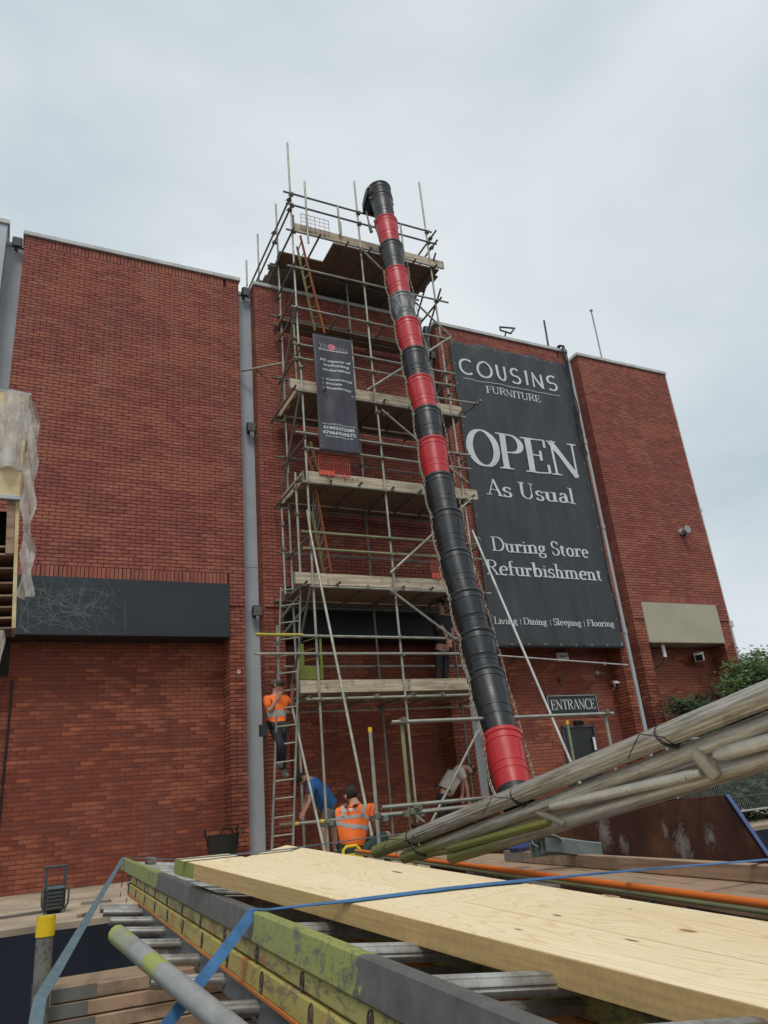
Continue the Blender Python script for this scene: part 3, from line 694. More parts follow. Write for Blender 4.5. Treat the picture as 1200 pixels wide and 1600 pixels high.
def board(name, x, y, z, parent, mat, bands=True, cache={}):
    """a board lying in the box x,y,z (pairs)"""
    c = Vector(((x[0] + x[1]) / 2, (y[0] + y[1]) / 2, (z[0] + z[1]) / 2)); d = Vector((x[1] - x[0], y[1] - y[0], z[1] - z[0]))
    ax = max(range(3), key=lambda i: d[i])
    if ax == 0: M = Matrix.Identity(4); s_ = d
    elif ax == 1: M = Matrix.Rotation(math.pi / 2, 4, 'Z'); s_ = Vector((d.y, d.x, d.z))
    k = (round(s_.x, 2), round(s_.y, 3), round(s_.z, 3), mat.name)
    if k not in cache:
        b = MB(); h = s_ / 2; b.box(-h, h); 
        if bands:
            for e_ in (-1, 1): b.box((e_ * h.x - (.035 if e_ > 0 else -.0), -h.y - .002, -h.z - .002), (e_ * h.x + (.001 if e_ > 0 else .036), h.y + .002, h.z + .002), 1) if False else b.box((min(e_ * (h.x + .0015), e_ * (h.x - .03)), -h.y - .0015, -h.z - .0015), (max(e_ * (h.x + .0015), e_ * (h.x - .03)), h.y + .0015, h.z + .0015), 1)
        cache[k] = b.me(name, [mat, M_COUP])
    M = M.copy(); M.translation = c
    return ob(name, cache[k], M, parent)

# ---------------------------------------------------------------- the scaffold tower
YF, YB = 12.8, 13.95
XL, XM, XR = 4.99, 6.715, 8.64
sc = thing('scaffold_tower', (6.8, 13.4, PZ), 'tall tube and board scaffold tower of five decks against the brick wall', 'scaffold')
# uprights, each made of two or three lengths
for X, top in ((XL, 15.27), (XM, 14.66), (XR, 15.30)):
    cut = 7.9 + (X * 3 % 1)
    tube('upright', (X, YF, PZ), (X, YF, cut), sc, M_TUBE); tube('upright', (X - .02, YF + .01, cut), (X - .02, YF + .01, top), sc, M_TUBE if X != XM else M_TUBE)
    coupler((X, YF, cut), sc); b = MB(); b.box((X - .075, YF - .075, PZ), (X + .075, YF + .075, PZ + .008)); b.ob('base_plate', M_COUP, sc)
for X, top in ((XL, 14.4), (XM, 13.4), (XR, 13.3)):
    Xb = X if X != XM else 6.77
    tube('upright', (Xb, YB, PZ), (Xb, YB, 6.9), sc, M_TUBE_D if X != XL else M_TUBE); tube('upright', (Xb + .02, YB, 6.9), (Xb + .02, YB, top), sc, M_TUBE)
# upper masts rising behind the parapet and short handrail posts
for (a, b_, Y, mt) in (((473, 283), (482, 380), YF - .06, M_TUBE), ((384, 407), (386, 447), 15.3, M_TUBE), ((402, 366), (405, 440), 15.6, M_TUBE), ((531, 347), (533, 365), YF - .05, M_TUBE)):
    p = A(*a, Y); q = A(*b_, Y); tube('post', (q.x, Y, p.z), (q.x, Y, q.z), sc, mt)
for X in (6.15, 7.85): tube('post', (X, YF - .05, 12.75), (X, YF - .05, 13.60), sc, M_TUBE)
DK = [2.06, 4.08, 6.23, 8.34, 12.58]          # underside of the toe boards
# front ledgers and guard rails: z, x0, x1, material
rails = [(13.61, 4.78, 8.75, M_TUBE_D), (13.27, 4.83, 8.85, M_TUBE_D), (12.50, 4.80, 8.90, M_TUBE), (11.46, 4.78, 8.95, M_TUBE), (10.37, 4.82, 8.85, M_TUBE),
         (9.41, 4.82, 8.85, M_TUBE), (9.06, 4.82, 8.80, M_TUBE), (8.26, 4.80, 8.95, M_TUBE), (7.27, 4.77, 8.95, M_TUBE), (6.94, 4.95, 8.90, M_TUBE), (6.17, 4.86, 8.95, M_TUBE),
         (5.11, 4.78, 8.85, M_TUBE_G), (4.77, 4.80, 8.85, M_TUBE_G), (4.02, 4.90, 8.95, M_TUBE), (3.08, 3.83, 7.98, M_TUBE), (2.745, 3.80, 7.98, M_TUBE), (1.94, 4.72, 8.80, M_TUBE)]
for z, x0, x1, m_ in rails:
    nm = 'guard_rail' if any(.6 < z - d < 1.15 for d in DK) else 'ledger'
    tube(nm, (x0, YF - .05, z), (x1, YF - .05, z + random.uniform(-.02, .02)), sc, m_)
    for X in (XL, XM, XR):
        if x0 < X < x1: coupler((X, YF - .02, z), sc)
tube('ledger', (3.82, YF - .1, 3.08), (4.7, YF - .1, 3.08), sc, M_YEL, r=.0255, label='yellow painted tube end')
# back ledgers
for z in (12.45, 11.0, 10.75, 8.2, 6.1, 3.96, 2.76, 1.9, 7.3, 5.1, 9.3):
    tube('ledger', (4.75, YB + .05, z), (8.9, YB + .05, z), sc, M_TUBE_D if z > 3 else M_TUBE)
    coupler((XL, YB + .02, z), sc); coupler((6.77, YB + .02, z), sc)
# transoms under every deck, ends sticking out at the front
for lv, z in enumerate((1.99, 4.07, 6.22, 8.31)):
    xs_ = (4.80, 5.45, 6.1, 6.85, 7.5, 8.15, 8.8)
    for X in xs_:
        o = random.uniform(.06, .22); tube('transom', (X, YF - o, z + .0), (X + random.uniform(-.04, .04), 14.32, z), sc, M_TUBE_D)
        if random.random() < .7: coupler((X, YF - .04, z - .03), sc)
for X in (4.95, 5.6, 6.3, 6.9, 7.5, 8.1, 8.7): tube('transom', (X, YF - .15, 12.49), (X, 16.8, 12.49), sc, M_TUBE_D)
for X in (4.9, 6.1, 7.3, 8.5): tube('transom', (X, YF - .1, 10.72), (X + .05, 14.3, 10.70), sc, M_TUBE_D)
# end guard rails running back from the front corners
for X, a, b_ in ((4.93, 12.62, 16.6), (8.72, 12.5, 15.6)):
    for z in (13.45, 13.15): tube('guard_rail', (X, a, z), (X, b_, z), sc, M_TUBE_D); coupler((X, YF, z), sc); coupler((X, YB, z), sc)
for z in (9.2, 7.1, 5.0, 10.3, 11.5): tube('guard_rail', (4.93, YF - .15, z), (4.93, YB + .15, z), sc, M_TUBE_D); coupler((4.95, YB, z), sc)
for z in (9.2, 7.1, 5.0, 11.5): tube('guard_rail', (8.7, YF - .15, z), (8.7, YB + .15, z), sc, M_TUBE_D); coupler((8.68, YB, z), sc)
# boards of the decks: five between the uprights, one inside towards the wall
for lv, z in enumerate(DK[:4]):
    zz = z + .012
    for k in range(5):
        x0 = (4.80, 4.78, 4.98, 4.97)[lv] + random.uniform(-.06, .06); y0 = YF + .03 + k * .23
        gap = (lv in (2, 3) and k in (3, 4) and False)
        board('board', (x0, x0 + 3.95 + random.uniform(-.05, .08)), (y0, y0 + .222), (zz, zz + .038), sc, M_BOARD_D)
    board('board', (4.66 if lv < 2 else 4.86, 8.72), (14.05, 14.27), (zz, zz + .038), sc, M_BOARD_D)
board('board', (4.92, 8.9), (14.05, 14.27), (10.78, 10.818), sc, M_BOARD_D)
board('board', (4.95, 8.9), (13.80, 14.02), (10.78, 10.818), sc, M_BOARD_D)
for k in range(16):
    y0 = YF + .04 + k * .232; x0 = 4.92 - .02 * k + random.uniform(-.09, .09)
    if k == 0 or k == 1 or k == 2: x0 = 6.0
    board('board', (x0, (8.95 - .02 * k) + random.uniform(-.1, .06)), (y0, y0 + .222), (12.515, 12.553), sc, M_BOARD_D)
# toe boards
for z, x0, x1 in ((2.065, 4.62, 8.30), (4.09, 4.62, 8.55), (6.24, 5.0, 9.05), (8.35, 4.72, 8.95), (12.60, 5.02, 9.03)):
    board('toe_board', (x0, x1), (YF - .02 + .045, YF + .063), (z, z + .222), sc, M_BOARD)
for z in (6.25, 8.36): board('toe_board', (4.925, 4.963), (YF + .08, 14.25), (z, z + .222), sc, M_BOARD)
b = MB(); b.box((5.0, YF + .02, 12.62), (5.04, YF + .07, 13.05)); b.ob('toe_board_post', M_GREYW, sc)
# facade bracing
Yd = YF - .115
for a, c_ in (((559, 384), (704, 526)), ((704, 527), (573, 610)), ((596, 640), (732, 755)), ((738, 778), (610, 895)), ((610, 922), (711, 998))):
    p, q = A(*a, Yd), A(*c_, Yd); tube('brace', p, q, sc, M_TUBE); 
    for t in (.06, .94): coupler(p.lerp(q, t) + Vector((0, .03, 0)), sc)
for a, c_ in (((397, 580), (447, 566)),): tube('tie', A(377, 580, 14.6), A(448, 566, YB), sc, M_TUBE)
# end bracing seen edge on at the left and right
for z0 in (2.3, 6.5, 8.6): tube('brace', (4.90, YF - .1, z0 + 1.7), (4.90, YB + .15, z0), sc, M_TUBE_D)
for z0 in (8.6, 10.5, 11.6): tube('brace', (8.74, YF - .12, z0 + 1.3), (8.74, YB + .3, z0), sc, M_TUBE_D)
# outrigger at the chute fixings
p, q = A(655, 617, 12.6), A(752, 632, 12.6); tube('outrigger', p, q, sc, M_TUBE); coupler(q - Vector((.12, 0, 0)), sc); coupler(q - Vector((.06, .05, -.04)), sc)
tube('outrigger', A(741, 634, 12.62), A(717, 652, 13.1), sc, M_TUBE_D)
for P in ((655, 615), (624, 505), (667, 760), (600, 420)): coupler(A(*P, 12.55), sc)
# extra short standards at the left end
for X, Y, z0, z1 in ((4.78, YB - .15, 4.1, 6.0), (4.80, YF + .15, 4.2, 6.45), (4.92, YF + .1, 8.4, 10.0), (4.55, 13.7, 1.6, 3.5), (8.30, YF + .1, 2.0, 3.2)):
    tube('post', (X, Y, z0), (X, Y, z1), sc, M_TUBE if X != 4.92 else M_TUBE_G); coupler((X, Y, z1 - .35), sc); coupler((X, Y, z1 - .9), sc)
for z in (3.6, 3.25): tube('brace', (4.6, 13.7, z), (4.95, YF + .3, z + .5), sc, M_TUBE_D)
# rakers down to the ground
p = A(484, 828, 12.7); q = A(566, 1232, 11.35); d = (q - p); q = p + d * ((PZ - p.z) / d.z); tube('raker', p, q, sc, M_TUBE)
tube('raker', A(480, 797, 12.72), A(485, 832, 12.7), sc, M_TUBE)
p = A(455, 1100, 12.9); q = A(507, 1330, 12.1); d = q - p; q = p + d * ((PZ - p.z) / d.z); tube('raker', p, q, sc, M_TUBE)
p = A(738, 829, 12.6); q = A(893, 1193, 11.2); d = q - p; q = p + d * ((PZ - p.z) / d.z); tube('raker', p, q, sc, M_TUBE_W); coupler(A(745, 842, 12.6), sc)
p = A(751, 1134, 12.75); q = A(673, 1286, 12.75); tube('brace', p, q, sc, M_TUBE)
tube('brace', A(649, 1272, 12.7), A(668, 1290, 12.7), sc, M_TUBE)
# lower ledgers at knee height with yellow ends
p = A(463, 1287, YF - .05); tube('ledger', (p.x, YF - .05, p.z), (8.9, YF - .05, p.z + .02), sc, M_TUBE)
tube('ledger', (p.x + .1, YB, p.z), (8.9, YB, p.z), sc, M_TUBE)
for X in (p.x - .03, p.x + .42): tube('tube_cap', (X, YF - .05, p.z), (X + .06, YF - .05, p.z), sc, M_CAPY, r=.028)
for X in (XL, XM, XR): coupler((X, YF - .03, p.z), sc); coupler((X + .05, YF - .08, p.z - .05), sc); coupler((X, YB, p.z), sc)
for X in (8.9, 9.0): tube('upright', (X, 13.2 + (X - 8.9), PZ), (X, 13.2 + (X - 8.9), 1.9), sc, M_TUBE)
tube('upright', A(736, 1094, 12.9), A(757, 1156, 12.9), sc, M_TUBE)

# ---------------------------------------------------------------- guard frame round the loading place (its own tubes, nearer)
gf = thing('guard_frame', (5, 8.6, -1.72), 'low tube guard frame between the chute foot and the scaffold', 'frame')
YG = 8.6
p, q = A(612, 1128.5, YG), A(958, 1114.5, YG); q.z = p.z; tube('guard_rail', p, q, gf, M_TUBE, .0242)
def drop(px, py, Y, z=-1.72): P = A(px, py, Y); return P, Vector((P.x, Y, z))
for (px, py, y_, m_) in ((627, 1124, YG + .05, M_TUBE_G), (944, 1111, YG + .05, M_TUBE), ):
    a, b_ = drop(px, py, y_); tube('post', a, b_, gf, m_); coupler((a.x, y_ - .03, a.z - .02), gf)
for (a, b_) in (((596, 1262), (790, 1244)), ((592, 1274), (640, 1270)), ((640, 1271), (760, 1257))):
    p, q = A(*a, YG - .04), A(*b_, YG - .04); tube('rail', p, q, gf, M_TUBE)
for k, (px, py) in enumerate(((641, 1268), (652, 1262), (590, 1275), (634, 1272), (600, 1279))): coupler(A(px, py, YG - .06), gf)
for (px, py, Y, r_, lb) in ((578, 1138, 9.4, .0242, 'standing galvanised tube with a yellow top beside the kneeling worker'), (886, 1127, 11.2, .0242, 'yellowish standing tube in front of the dark doorway')):
    a, b_ = drop(px, py, Y, PZ); t = thing('standing_tube', b_, lb, 'tube', None); tube('pole', a, b_, t, M_TUBE if px < 700 else M_TUBE_G)
    tube('tube_cap', a + Vector((0, 0, -.05)), a + Vector((0, 0, .012)), t, M_CAPY, r=.0275)

# ---------------------------------------------------------------- ladders
def ladder(name, p0, p1, q0, q1, rungs, parent_label, mat, rmat, cat='ladder', sr=.02, rr=.012, box=False):
    t = thing(name, (p0 + q0) / 2, parent_label, cat)
    for a, c_ in ((p0, p1), (q0, q1)):
        if box:
            d = c_ - a; M = frame(a, d, (0, -1, 0)); b = MB(); b.box((0, -.013, -.033), (d.length, .013, .033)); b.ob('stile', mat, t, M, bevel=.003)
        else: tube('stile', a, c_, t, mat, sr)
    for u in rungs:
        a, c_ = p0.lerp(p1, u), q0.lerp(q1, u); b = MB(); b.tube([a, c_], rr, 8); b.ob('rung', rmat, t, smooth=True)
    return t
y0_, y1_ = 12.35, 13.0
p0, p1, q0, q1 = A(425, 1325, y0_), A(439, 918, y1_), A(458, 1318, y0_), A(470, 914, y1_)
# extend to the pavement
d = p1 - p0; e0 = p0 + d * ((PZ - p0.z) / d.z); d = q1 - q0; f0 = q0 + d * ((PZ - q0.z) / d.z)
ys = [922.7, 947, 974, 1000, 1026, 1053, 1080.7, 1107.7, 1136, 1164, 1192, 1221, 1249, 1278, 1307]
us = []
for y in ys:
    lo, hi = 0., 1.
    for _ in range(40):
        md = (lo + hi) / 2
        if proj(e0.lerp(p1, md))[1] > y: lo = md
        else: hi = md
    us.append(lo)
us.append(us[-1] - (us[-2] - us[-1]))
ladder('access_ladder', e0, p1, f0, q1, us, 'grey metal ladder leaning at the left end of the scaffold, a worker on it', M_TUBE_D, M_TUBE, sr=.021, rr=.012)
def lad2(a0, a1, b0, b1, Y0, Y1, n, label, m1, m2):
    P0, P1, Q0, Q1 = A(*a0, Y0), A(*a1, Y1), A(*b0, Y0), A(*b1, Y1)
    t = thing('internal_ladder', P0, label, 'ladder', 'internal scaffold ladders')
    for (a, c_, m_) in ((P0, P1, m1), (Q0, Q1, m2)):
        d = c_ - a; M = frame(a, d, (0, -1, 0)); b = MB(); b.box((0, -.016, -.03), (d.length, .016, .03)); b.ob('stile', m_, t, M, bevel=.003)
    for k in range(n):
        u = (k + .5) / n; b = MB(); b.tube([P0.lerp(P1, u), Q0.lerp(Q1, u)], .014, 6); b.ob('rung', M_TUBE_D, t)
lad2((492, 517), (464, 385), (507, 521), (469, 368), 13.7, 12.98, 9, 'orange and yellow stiled ladder rising to the top deck', M_YLAD, M_ORLAD)
lad2((506, 895), (487, 800), (517, 893), (490, 745), 13.7, 13.1, 9, 'orange stiled ladder between the third and second decks up', M_YLAD, M_ORLAD)
lad2((489, 737), (476, 700), (497, 735), (485, 690), 13.4, 13.2, 3, 'orange ladder foot at the left end of the middle deck, beside the red mesh', M_ORLAD, M_YLAD)
# brick guards: mesh panels clipped to toe boards
def brick_guard(px0, px1, ptop, pbot, mat, label, nx, nz, solid=None):
    Y = YF + .0; a = A(px0, pbot, Y); c_ = A(px1, pbot, Y); tp = A(px0, ptop, Y)
    t = thing('mesh_guard', a, label, 'mesh guard'); b = MB(); w = c_.x - a.x; h = tp.z - a.z
    for i in range(nx + 1): b.tube([(a.x + w * i / nx, Y, a.z), (a.x + w * i / nx, Y, tp.z)], .004 if i not in (0, nx // 2, nx) else .007, 4)
    for i in range(nz + 1): b.tube([(a.x, Y, a.z + h * i / nz), (a.x + w, Y, a.z + h * i / nz)], .005 if i not in (0, nz) else .007, 4)
    b.ob('wire_mesh', mat, t)
    if solid: b = MB(); b.box((a.x, Y - .006, a.z), (a.x + w * .5, Y + .0, a.z + h * .24)); b.ob('lower_plate', mat, t)
    b = MB()
    for u in (.28, .8): b.tube([(a.x + w * u, Y - .01, a.z + .06), (a.x + w * u, Y - .03, a.z - .04), (a.x + w * u + .03, Y - .02, a.z - .09)], .012, 6)
    b.ob('hook', mat, t)
M_RED_G = dull('red_mesh_paint', (.62, .09, .05, 1), .5, .2)
M_PINK_G = dull('faded_pink_mesh', (.30, .17, .18, 1), .6, .2)
brick_guard(499, 547, 711, 741, M_RED_G, 'red wire mesh guard clipped above the toe board under the hanging banner', 14, 9, True)
brick_guard(676, 700, 872, 903, M_RED_G, 'red wire mesh guard half hidden behind the black chute', 8, 8, True)
brick_guard(471, 514, 334, 357, M_PINK_G, 'faded wire mesh guard on the top deck toe board', 6, 4)
# yellow ladder gate
t = thing('ladder_gate', A(480, 1062, 13.2), 'yellow green slatted ladder gate on the lowest deck', 'gate')
a, c_ = A(469, 1062, 13.15), A(502, 1062, 13.15); tp = A(472, 998, 13.15)
M_GATE = paint('yellow_green_gate_paint', (.27, .29, .04, 1), (.14, .14, .07, 1), .58)
b = MB(); b.box((a.x, 13.13, a.z), (a.x + .09, 13.16, tp.z - .1)); b.ob('side_post', M_GATE, t)
b = MB(); b.box((c_.x + .0, 13.13, a.z), (c_.x + .04, 13.16, tp.z)); b.ob('side_post', M_GATE, t)
b = MB(); b.box((a.x + .09, 13.14, a.z), (c_.x, 13.15, a.z + .24)); b.ob('kick_panel', M_GATE, t)
for k in range(3): b = MB(); b.tube([(a.x + .09, 13.145, a.z + .34 + k * .18), (c_.x, 13.145, a.z + .40 + k * .2)], .006, 6); b.ob('bar', M_GATE, t)

# ---------------------------------------------------------------- hanging scaffold company banner
M_SBAN = dull('charcoal_banner_vinyl', (.062, .060, .078, 1), .45, .2, 2, bump=.1)
YH = YF - .10
TLp, TRp, BLp, BRp = A(488, 521, YH), A(548, 532, YH), A(500, 703, YH), A(563, 711, YH)
def hpt(u, v, off=0):
    p = TLp.lerp(TRp, u).lerp(BLp.lerp(BRp, u), v)
    w = .022 * math.sin(u * 9 + v * 5) * math.sin(v * math.pi) + .012 * math.sin(u * 17 - v * 8) * v + .02 * math.sin(v * 3.5)
    return p + Vector((0, -w - off, 0))
hb = MB(); n1, n2 = 18, 48
for j in range(n2 + 1):
    for i in range(n1 + 1): hb.v.append(hpt(i / n1, j / n2))
for j in range(n2):
    for i in range(n1): a_ = j * (n1 + 1) + i; hb.f.append((a_, a_ + n1 + 1, a_ + n1 + 2, a_ + 1)); hb.m.append(0)
hang = hb.ob('scaffold_banner', M_SBAN, smooth=True); sm_ = hang.modifiers.new('thick', 'SOLIDIFY'); sm_.thickness = .003; sm_.offset = -1
tag(hang, 'narrow charcoal banner with white phone numbers hanging on the scaffold front', 'banner')
HW, HH = (TRp - TLp).length, (BLp - TLp).length
hf = lambda x, z: hpt(x, 1 - z, .006)
def hs(txt, x, z, h, w, bold=.02, mat=None, center=False): return sans(txt, x, z, h / 1, hf, mat or M_LET, 'lettering', hang, w, bold, center)
M_LOGO = dull('grey_logo_print', (.20, .20, .22, 1), .6, .2, 20); M_PINKL = dull('pink_logo_disc', (.62, .20, .28, 1), .6, .2, 15)
hs('TR', .13, .875, .045, .25, .03, M_LOGO); hs('JAN', .57, .868, .045, .30, .03, M_LOGO)
m = MB(); 
for k in range(20):
    a0, a1 = 2 * math.pi * k / 20, 2 * math.pi * (k + 1) / 20; m.quad(hpt(.47, .10, .007), hpt(.47 + .105 * math.cos(a0), .10 + .029 * math.sin(a0), .007), hpt(.47 + .105 * math.cos(a1), .10 + .029 * math.sin(a1), .007))
m.ob('logo_disc', M_PINKL, hang)
m = MB()
for k in range(20):
    x0 = .12 + k * .038; m.quad(*[hpt(x0 + dx, .137 - dz, .007) for dx, dz in ((0, 0), (.028, 0), (.028, .009), (0, .009))])
m.ob('small_print', M_LET, hang)
hs('All aspects of', .13, .765, .022, .80, .025); hs('scaffolding', .22, .725, .022, .66, .025); hs('undertaken', .20, .683, .022, .70, .025)
for k, tx in enumerate(('Commercial', 'Private', 'Residential')): hs(tx, .27, .600 - k * .039, .020, (.66, .38, .62)[k], .025)
for k in range(3): hs('.', .17, .606 - k * .039, .03, .03, .03)
hs('mail: info@trojanaccess.co.uk', .10, .220, .010, .84, .02); hs('01902675585', .12, .180, .026, .78, .035); hs('07966969572', .10, .140, .026, .82, .035); hs('www.trojanaccess.co.uk', .15, .118, .012, .70, .025)
b = MB()
for u, v in ((.03, .01), (.97, .01), (.03, .965), (.96, .965)): b.lathe([(.014, 0), (.014, .004), (.007, .004)], 10, Matrix.Translation(hpt(u, v, .008)) @ Matrix.Rotation(math.pi / 2, 4, 'X'))
b.ob('eyelets', M_LGREY, hang)

# ---------------------------------------------------------------- rubbish chute
def chutemat(name, c, worn=None, amt=.64):
    s = N(name); v = s.obj(); f = s.ramp(s.noise(3, s.n('ShaderNodeMapping', {'Vector': v, 'Scale': (4, 4, 1.2)}).outputs[0], 8, .75), [(amt, (0, 0, 0, 1)), (amt + .12, (1, 1, 1, 1))])
    base = s.mix(s.noise(2, v), c, tuple(q * .72 for q in c[:3]) + (1,))
    base = s.mix(s.math('MULTIPLY', f, .55), base, worn or (.25, .25, .25, 1)); s.bump(s.noise(25, v, 5), .15, .004)
    return s.fin(base, s.ramp(s.noise(5, v), [(.3, (.33,) * 3), (.7, (.5,) * 3)]))
M_CB = chutemat('black_chute_rubber', (.013, .015, .018, 1), (.11, .115, .11, 1), .58); M_CR = chutemat('red_chute_plastic', (.56, .018, .024, 1), (.58, .16, .14, 1), .58); M_CG = chutemat('scuffed_grey_chute', (.10, .105, .105, 1), (.42, .42, .40, 1), .48)
rims = [(593, 297, 18.0), (596, 313, 17.8), (603, 349, 17.3), (611, 388, 16.8), (619, 429, 16.3), (627, 469, 15.8), (636, 509, 15.35), (647, 555, 14.85), (655, 599, 14.4), (667, 648, 13.9), (675, 695, 13.4), (685, 752, 12.9), (697, 807, 12.4), (710, 871, 11.9), (727, 933, 11.4), (744, 995, 10.95), (759, 1057, 10.5), (784, 1153, 9.75), (806, 1243, 9.1)]
cc = 'BBRBRGRBRBRBBBBBBR'
RP = [F(*r) for r in rims]
ch = thing('rubbish_chute', RP[-1], 'long chute of nested red and black plastic buckets running down the scaffold', 'rubbish chute')
prof = [(.232, -.02), (.235, .012), (.262, .012), (.272, -.005), (.272, -.035), (.262, -.055), (.257, -.058), (.255, -.125), (.262, -.13), (.262, -.142), (.254, -.148)]
def section(L_, k=1.0):
    P = list(prof); e_ = .205
    for t in (.52, .64):
        r = .254 + (e_ - .254) * t; P += [(r, -L_ * t + .012), (r + .006, -L_ * t + .006), (r + .006, -L_ * t - .012), (r, -L_ * t - .018)]
    P += [(e_ + .003, -L_ * .98), (e_, -L_), (e_ - .012, -L_), (e_ + .0, -L_ * .5), (.235, -.02)]
    return [(r * k, z) for r, z in P]
for i, c_ in enumerate(cc):
    a, b_ = RP[i], RP[i + 1]; d = b_ - a; L_ = max(.45, d.length * 1.13)
    if i == 17: L_ = d.length * 1.02
    if i == 0: L_ = .6
    z = -d.normalized(); x = z.cross(Vector((0, 1, 0))).normalized(); y = z.cross(x); M = Matrix((x, y, z)).transposed().to_4x4(); M.translation = a
    b = MB(); b.lathe(section(L_), 40)
    # moulded vertical seams
    for k in range(8):
        an = 2 * math.pi * (k + .3) / 8
        r0, r1 = .256, .209
        for (u0, u1) in ((-.15, -L_ * .5),):
            ra, rb = .2555, .2555 + (.205 - .254) * .5
            p_ = Vector((math.cos(an), math.sin(an), 0)); tq = Vector((-p_.y, p_.x, 0)) * .006
            b.quad(p_ * (ra + .003) - tq + Vector((0, 0, u0)), p_ * (ra + .003) + tq + Vector((0, 0, u0)), p_ * (rb + .003) + tq + Vector((0, 0, u1)), p_ * (rb + .003) - tq + Vector((0, 0, u1)))
    o = b.ob('chute_section', {'B': M_CB, 'R': M_CR, 'G': M_CG}[c_], ch, M, smooth=True)
    o['label'] = {'B': 'black chute section', 'R': 'red chute section', 'G': 'scuffed grey chute section'}[c_]
    # side lugs that take the chains
    for sgn in (-1, 1):
        side = Vector((sgn, 0, 0)); lm = MB(); lm.box((-.03, -.022, -.035), (.03, .022, .02)); wx = Vector((1, 0, 0)); loc = a + wx * sgn * .285 + z * -.03; lm.ob('lug', M_COUP, o, Matrix.Translation(loc), bevel=.006)
# hopper mouth at the very top, open towards the roof
hp = MB(); base_ = RP[0]; pts0 = []
for k in range(17):
    an = math.radians(180 * k / 16); pts0.append((math.cos(an), math.sin(an)))
o1 = base_ + Vector((-.02, .05, .02)); back = Vector((-.04, .30, -.25))
for k in range(16):
    a0, a1 = pts0[k], pts0[k + 1]
    q = lambda c, s_, f: o1 + Vector((c[0] * .27, 0, 0)) + Vector((0, -c[1] * .27, c[1] * .05)) + (back if f else Vector((0, 0, 0)))
    hp.quad(q(a0, 0, 0), q(a1, 0, 0), q(a1, 0, 0) + Vector((0, 0, -.35)), q(a0, 0, 0) + Vector((0, 0, -.35)))
side_ = lambda sg_, u: o1 + Vector((sg_ * .27 * (1 - .25 * u), .34 * u, -.02 - .20 * u * u)) + Vector((-.05 * u, 0, 0))
for sg_ in (-1, 1):
    for k in range(6):
        u0, u1 = k / 6, (k + 1) / 6; dn = lambda u: Vector((0, 0, -.22 - .06 * u)); hp.quad(side_(sg_, u0), side_(sg_, u0) + dn(u0), side_(sg_, u1) + dn(u1), side_(sg_, u1))
for k in range(6):
    u0, u1 = k / 6, (k + 1) / 6; dn = lambda u: Vector((0, 0, -.22 - .06 * u)); hp.quad(side_(-1, u0) + dn(u0), side_(1, u0) + dn(u0), side_(1, u1) + dn(u1), side_(-1, u1) + dn(u1))
hopper = hp.ob('hopper', M_CB, ch, smooth=True); sm2 = hopper.modifiers.new('thick', 'SOLIDIFY'); sm2.thickness = .03
b = MB(); b.tube([side_(-1, 0), side_(-1, .35), side_(-1, .7), side_(-1, 1), side_(1, 1), side_(1, .5), side_(1, 0)], .028, 8)
b.tube([side_(-1, .9) + Vector((.02, -.05, -.3)), side_(-1, .6) + Vector((.02, -.05, -.95))], .022, 6); b.tube([side_(-1, .6) + Vector((.02, -.05, -.9)), side_(-1, .6) + Vector((.05, -.05, -1.1))], .042, 6); b.ob('hopper_frame', M_TUBE_D, hopper, smooth=True)
# chains on both sides
lk = MB(); 
def add_link(mb, c, t, n):
    x = t.normalized(); y = (n - x * n.dot(x)).normalized(); P = []
    for k in range(8):
        a = 2 * math.pi * k / 8; P.append(c + x * (.032 * math.cos(a)) + y * (.015 * math.sin(a)))
    nn = x.cross(y); base = len(mb.v)
    for k in range(8):
        rad = (P[k] - c).normalized()
        for w in ((rad * .0055), (nn * .0055), (-rad * .0055), (-nn * .0055)): mb.v.append(P[k] + w)
    for k in range(8):
        for w in range(4):
            a, b2 = base + k * 4 + w, base + k * 4 + (w + 1) % 4; c2, d2 = base + ((k + 1) % 8) * 4 + (w + 1) % 4, base + ((k + 1) % 8) * 4 + w
            mb.f.append((a, b2, c2, d2)); mb.m.append(0)
for sgn in (-1, 1):
    mb = MB(); cnt = 0
    for i in range(4 if sgn < 0 else 3, len(RP) - 1):
        a = RP[i] + Vector((sgn * .30, -.03, 0)); b_ = RP[i + 1] + Vector((sgn * .30, -.03, 0)); n_ = int((b_ - a).length / .05)
        for k in range(n_):
            u = k / n_; p_ = a.lerp(b_, u) + Vector((sgn * .035 * math.sin(u * math.pi), 0, -.10 * math.sin(u * math.pi))); cnt += 1
            add_link(mb, p_, (b_ - a), Vector((1, 0, 0)) if cnt % 2 else Vector((0, 1, .5)))
    mb.ob('chain', steel('rusty_chain%d' % (sgn + 1), (.42, .38, .3, 1), (.25, .12, .05, 1), .5, .5), ch)
M_CHALK = dull('chalk_mark', (.45, .45, .45, 1), .9, .1)
# small chalked 1A near the foot
def chalk(txt, px, py, d, s_):
    P = F(px, py, d); X = (F(px + 10, py + .5, d) - P).normalized(); Zv = (F(px - 1, py - 10, d) - P).normalized()
    m = MB()
    for st_ in {'1A': [((0, .6), (.2, .9), (.2, 0)), ((.5, 0), (.75, .9), (1.0, 0))], 'C': [arc(.5, .5, .4, .5, 60, 300, 8), ((.5, -.3), (.6, 1.2))]}[txt]:
        pen(st_, .13, .11, m, lambda q: P + X * q[0] * s_ + Zv * q[1] * s_)
    m.ob('chalk_mark', M_CHALK, ch)
chalk('1A', 764, 1085, 10.02, .10); chalk('C', 622, 492, 15.35, .16)

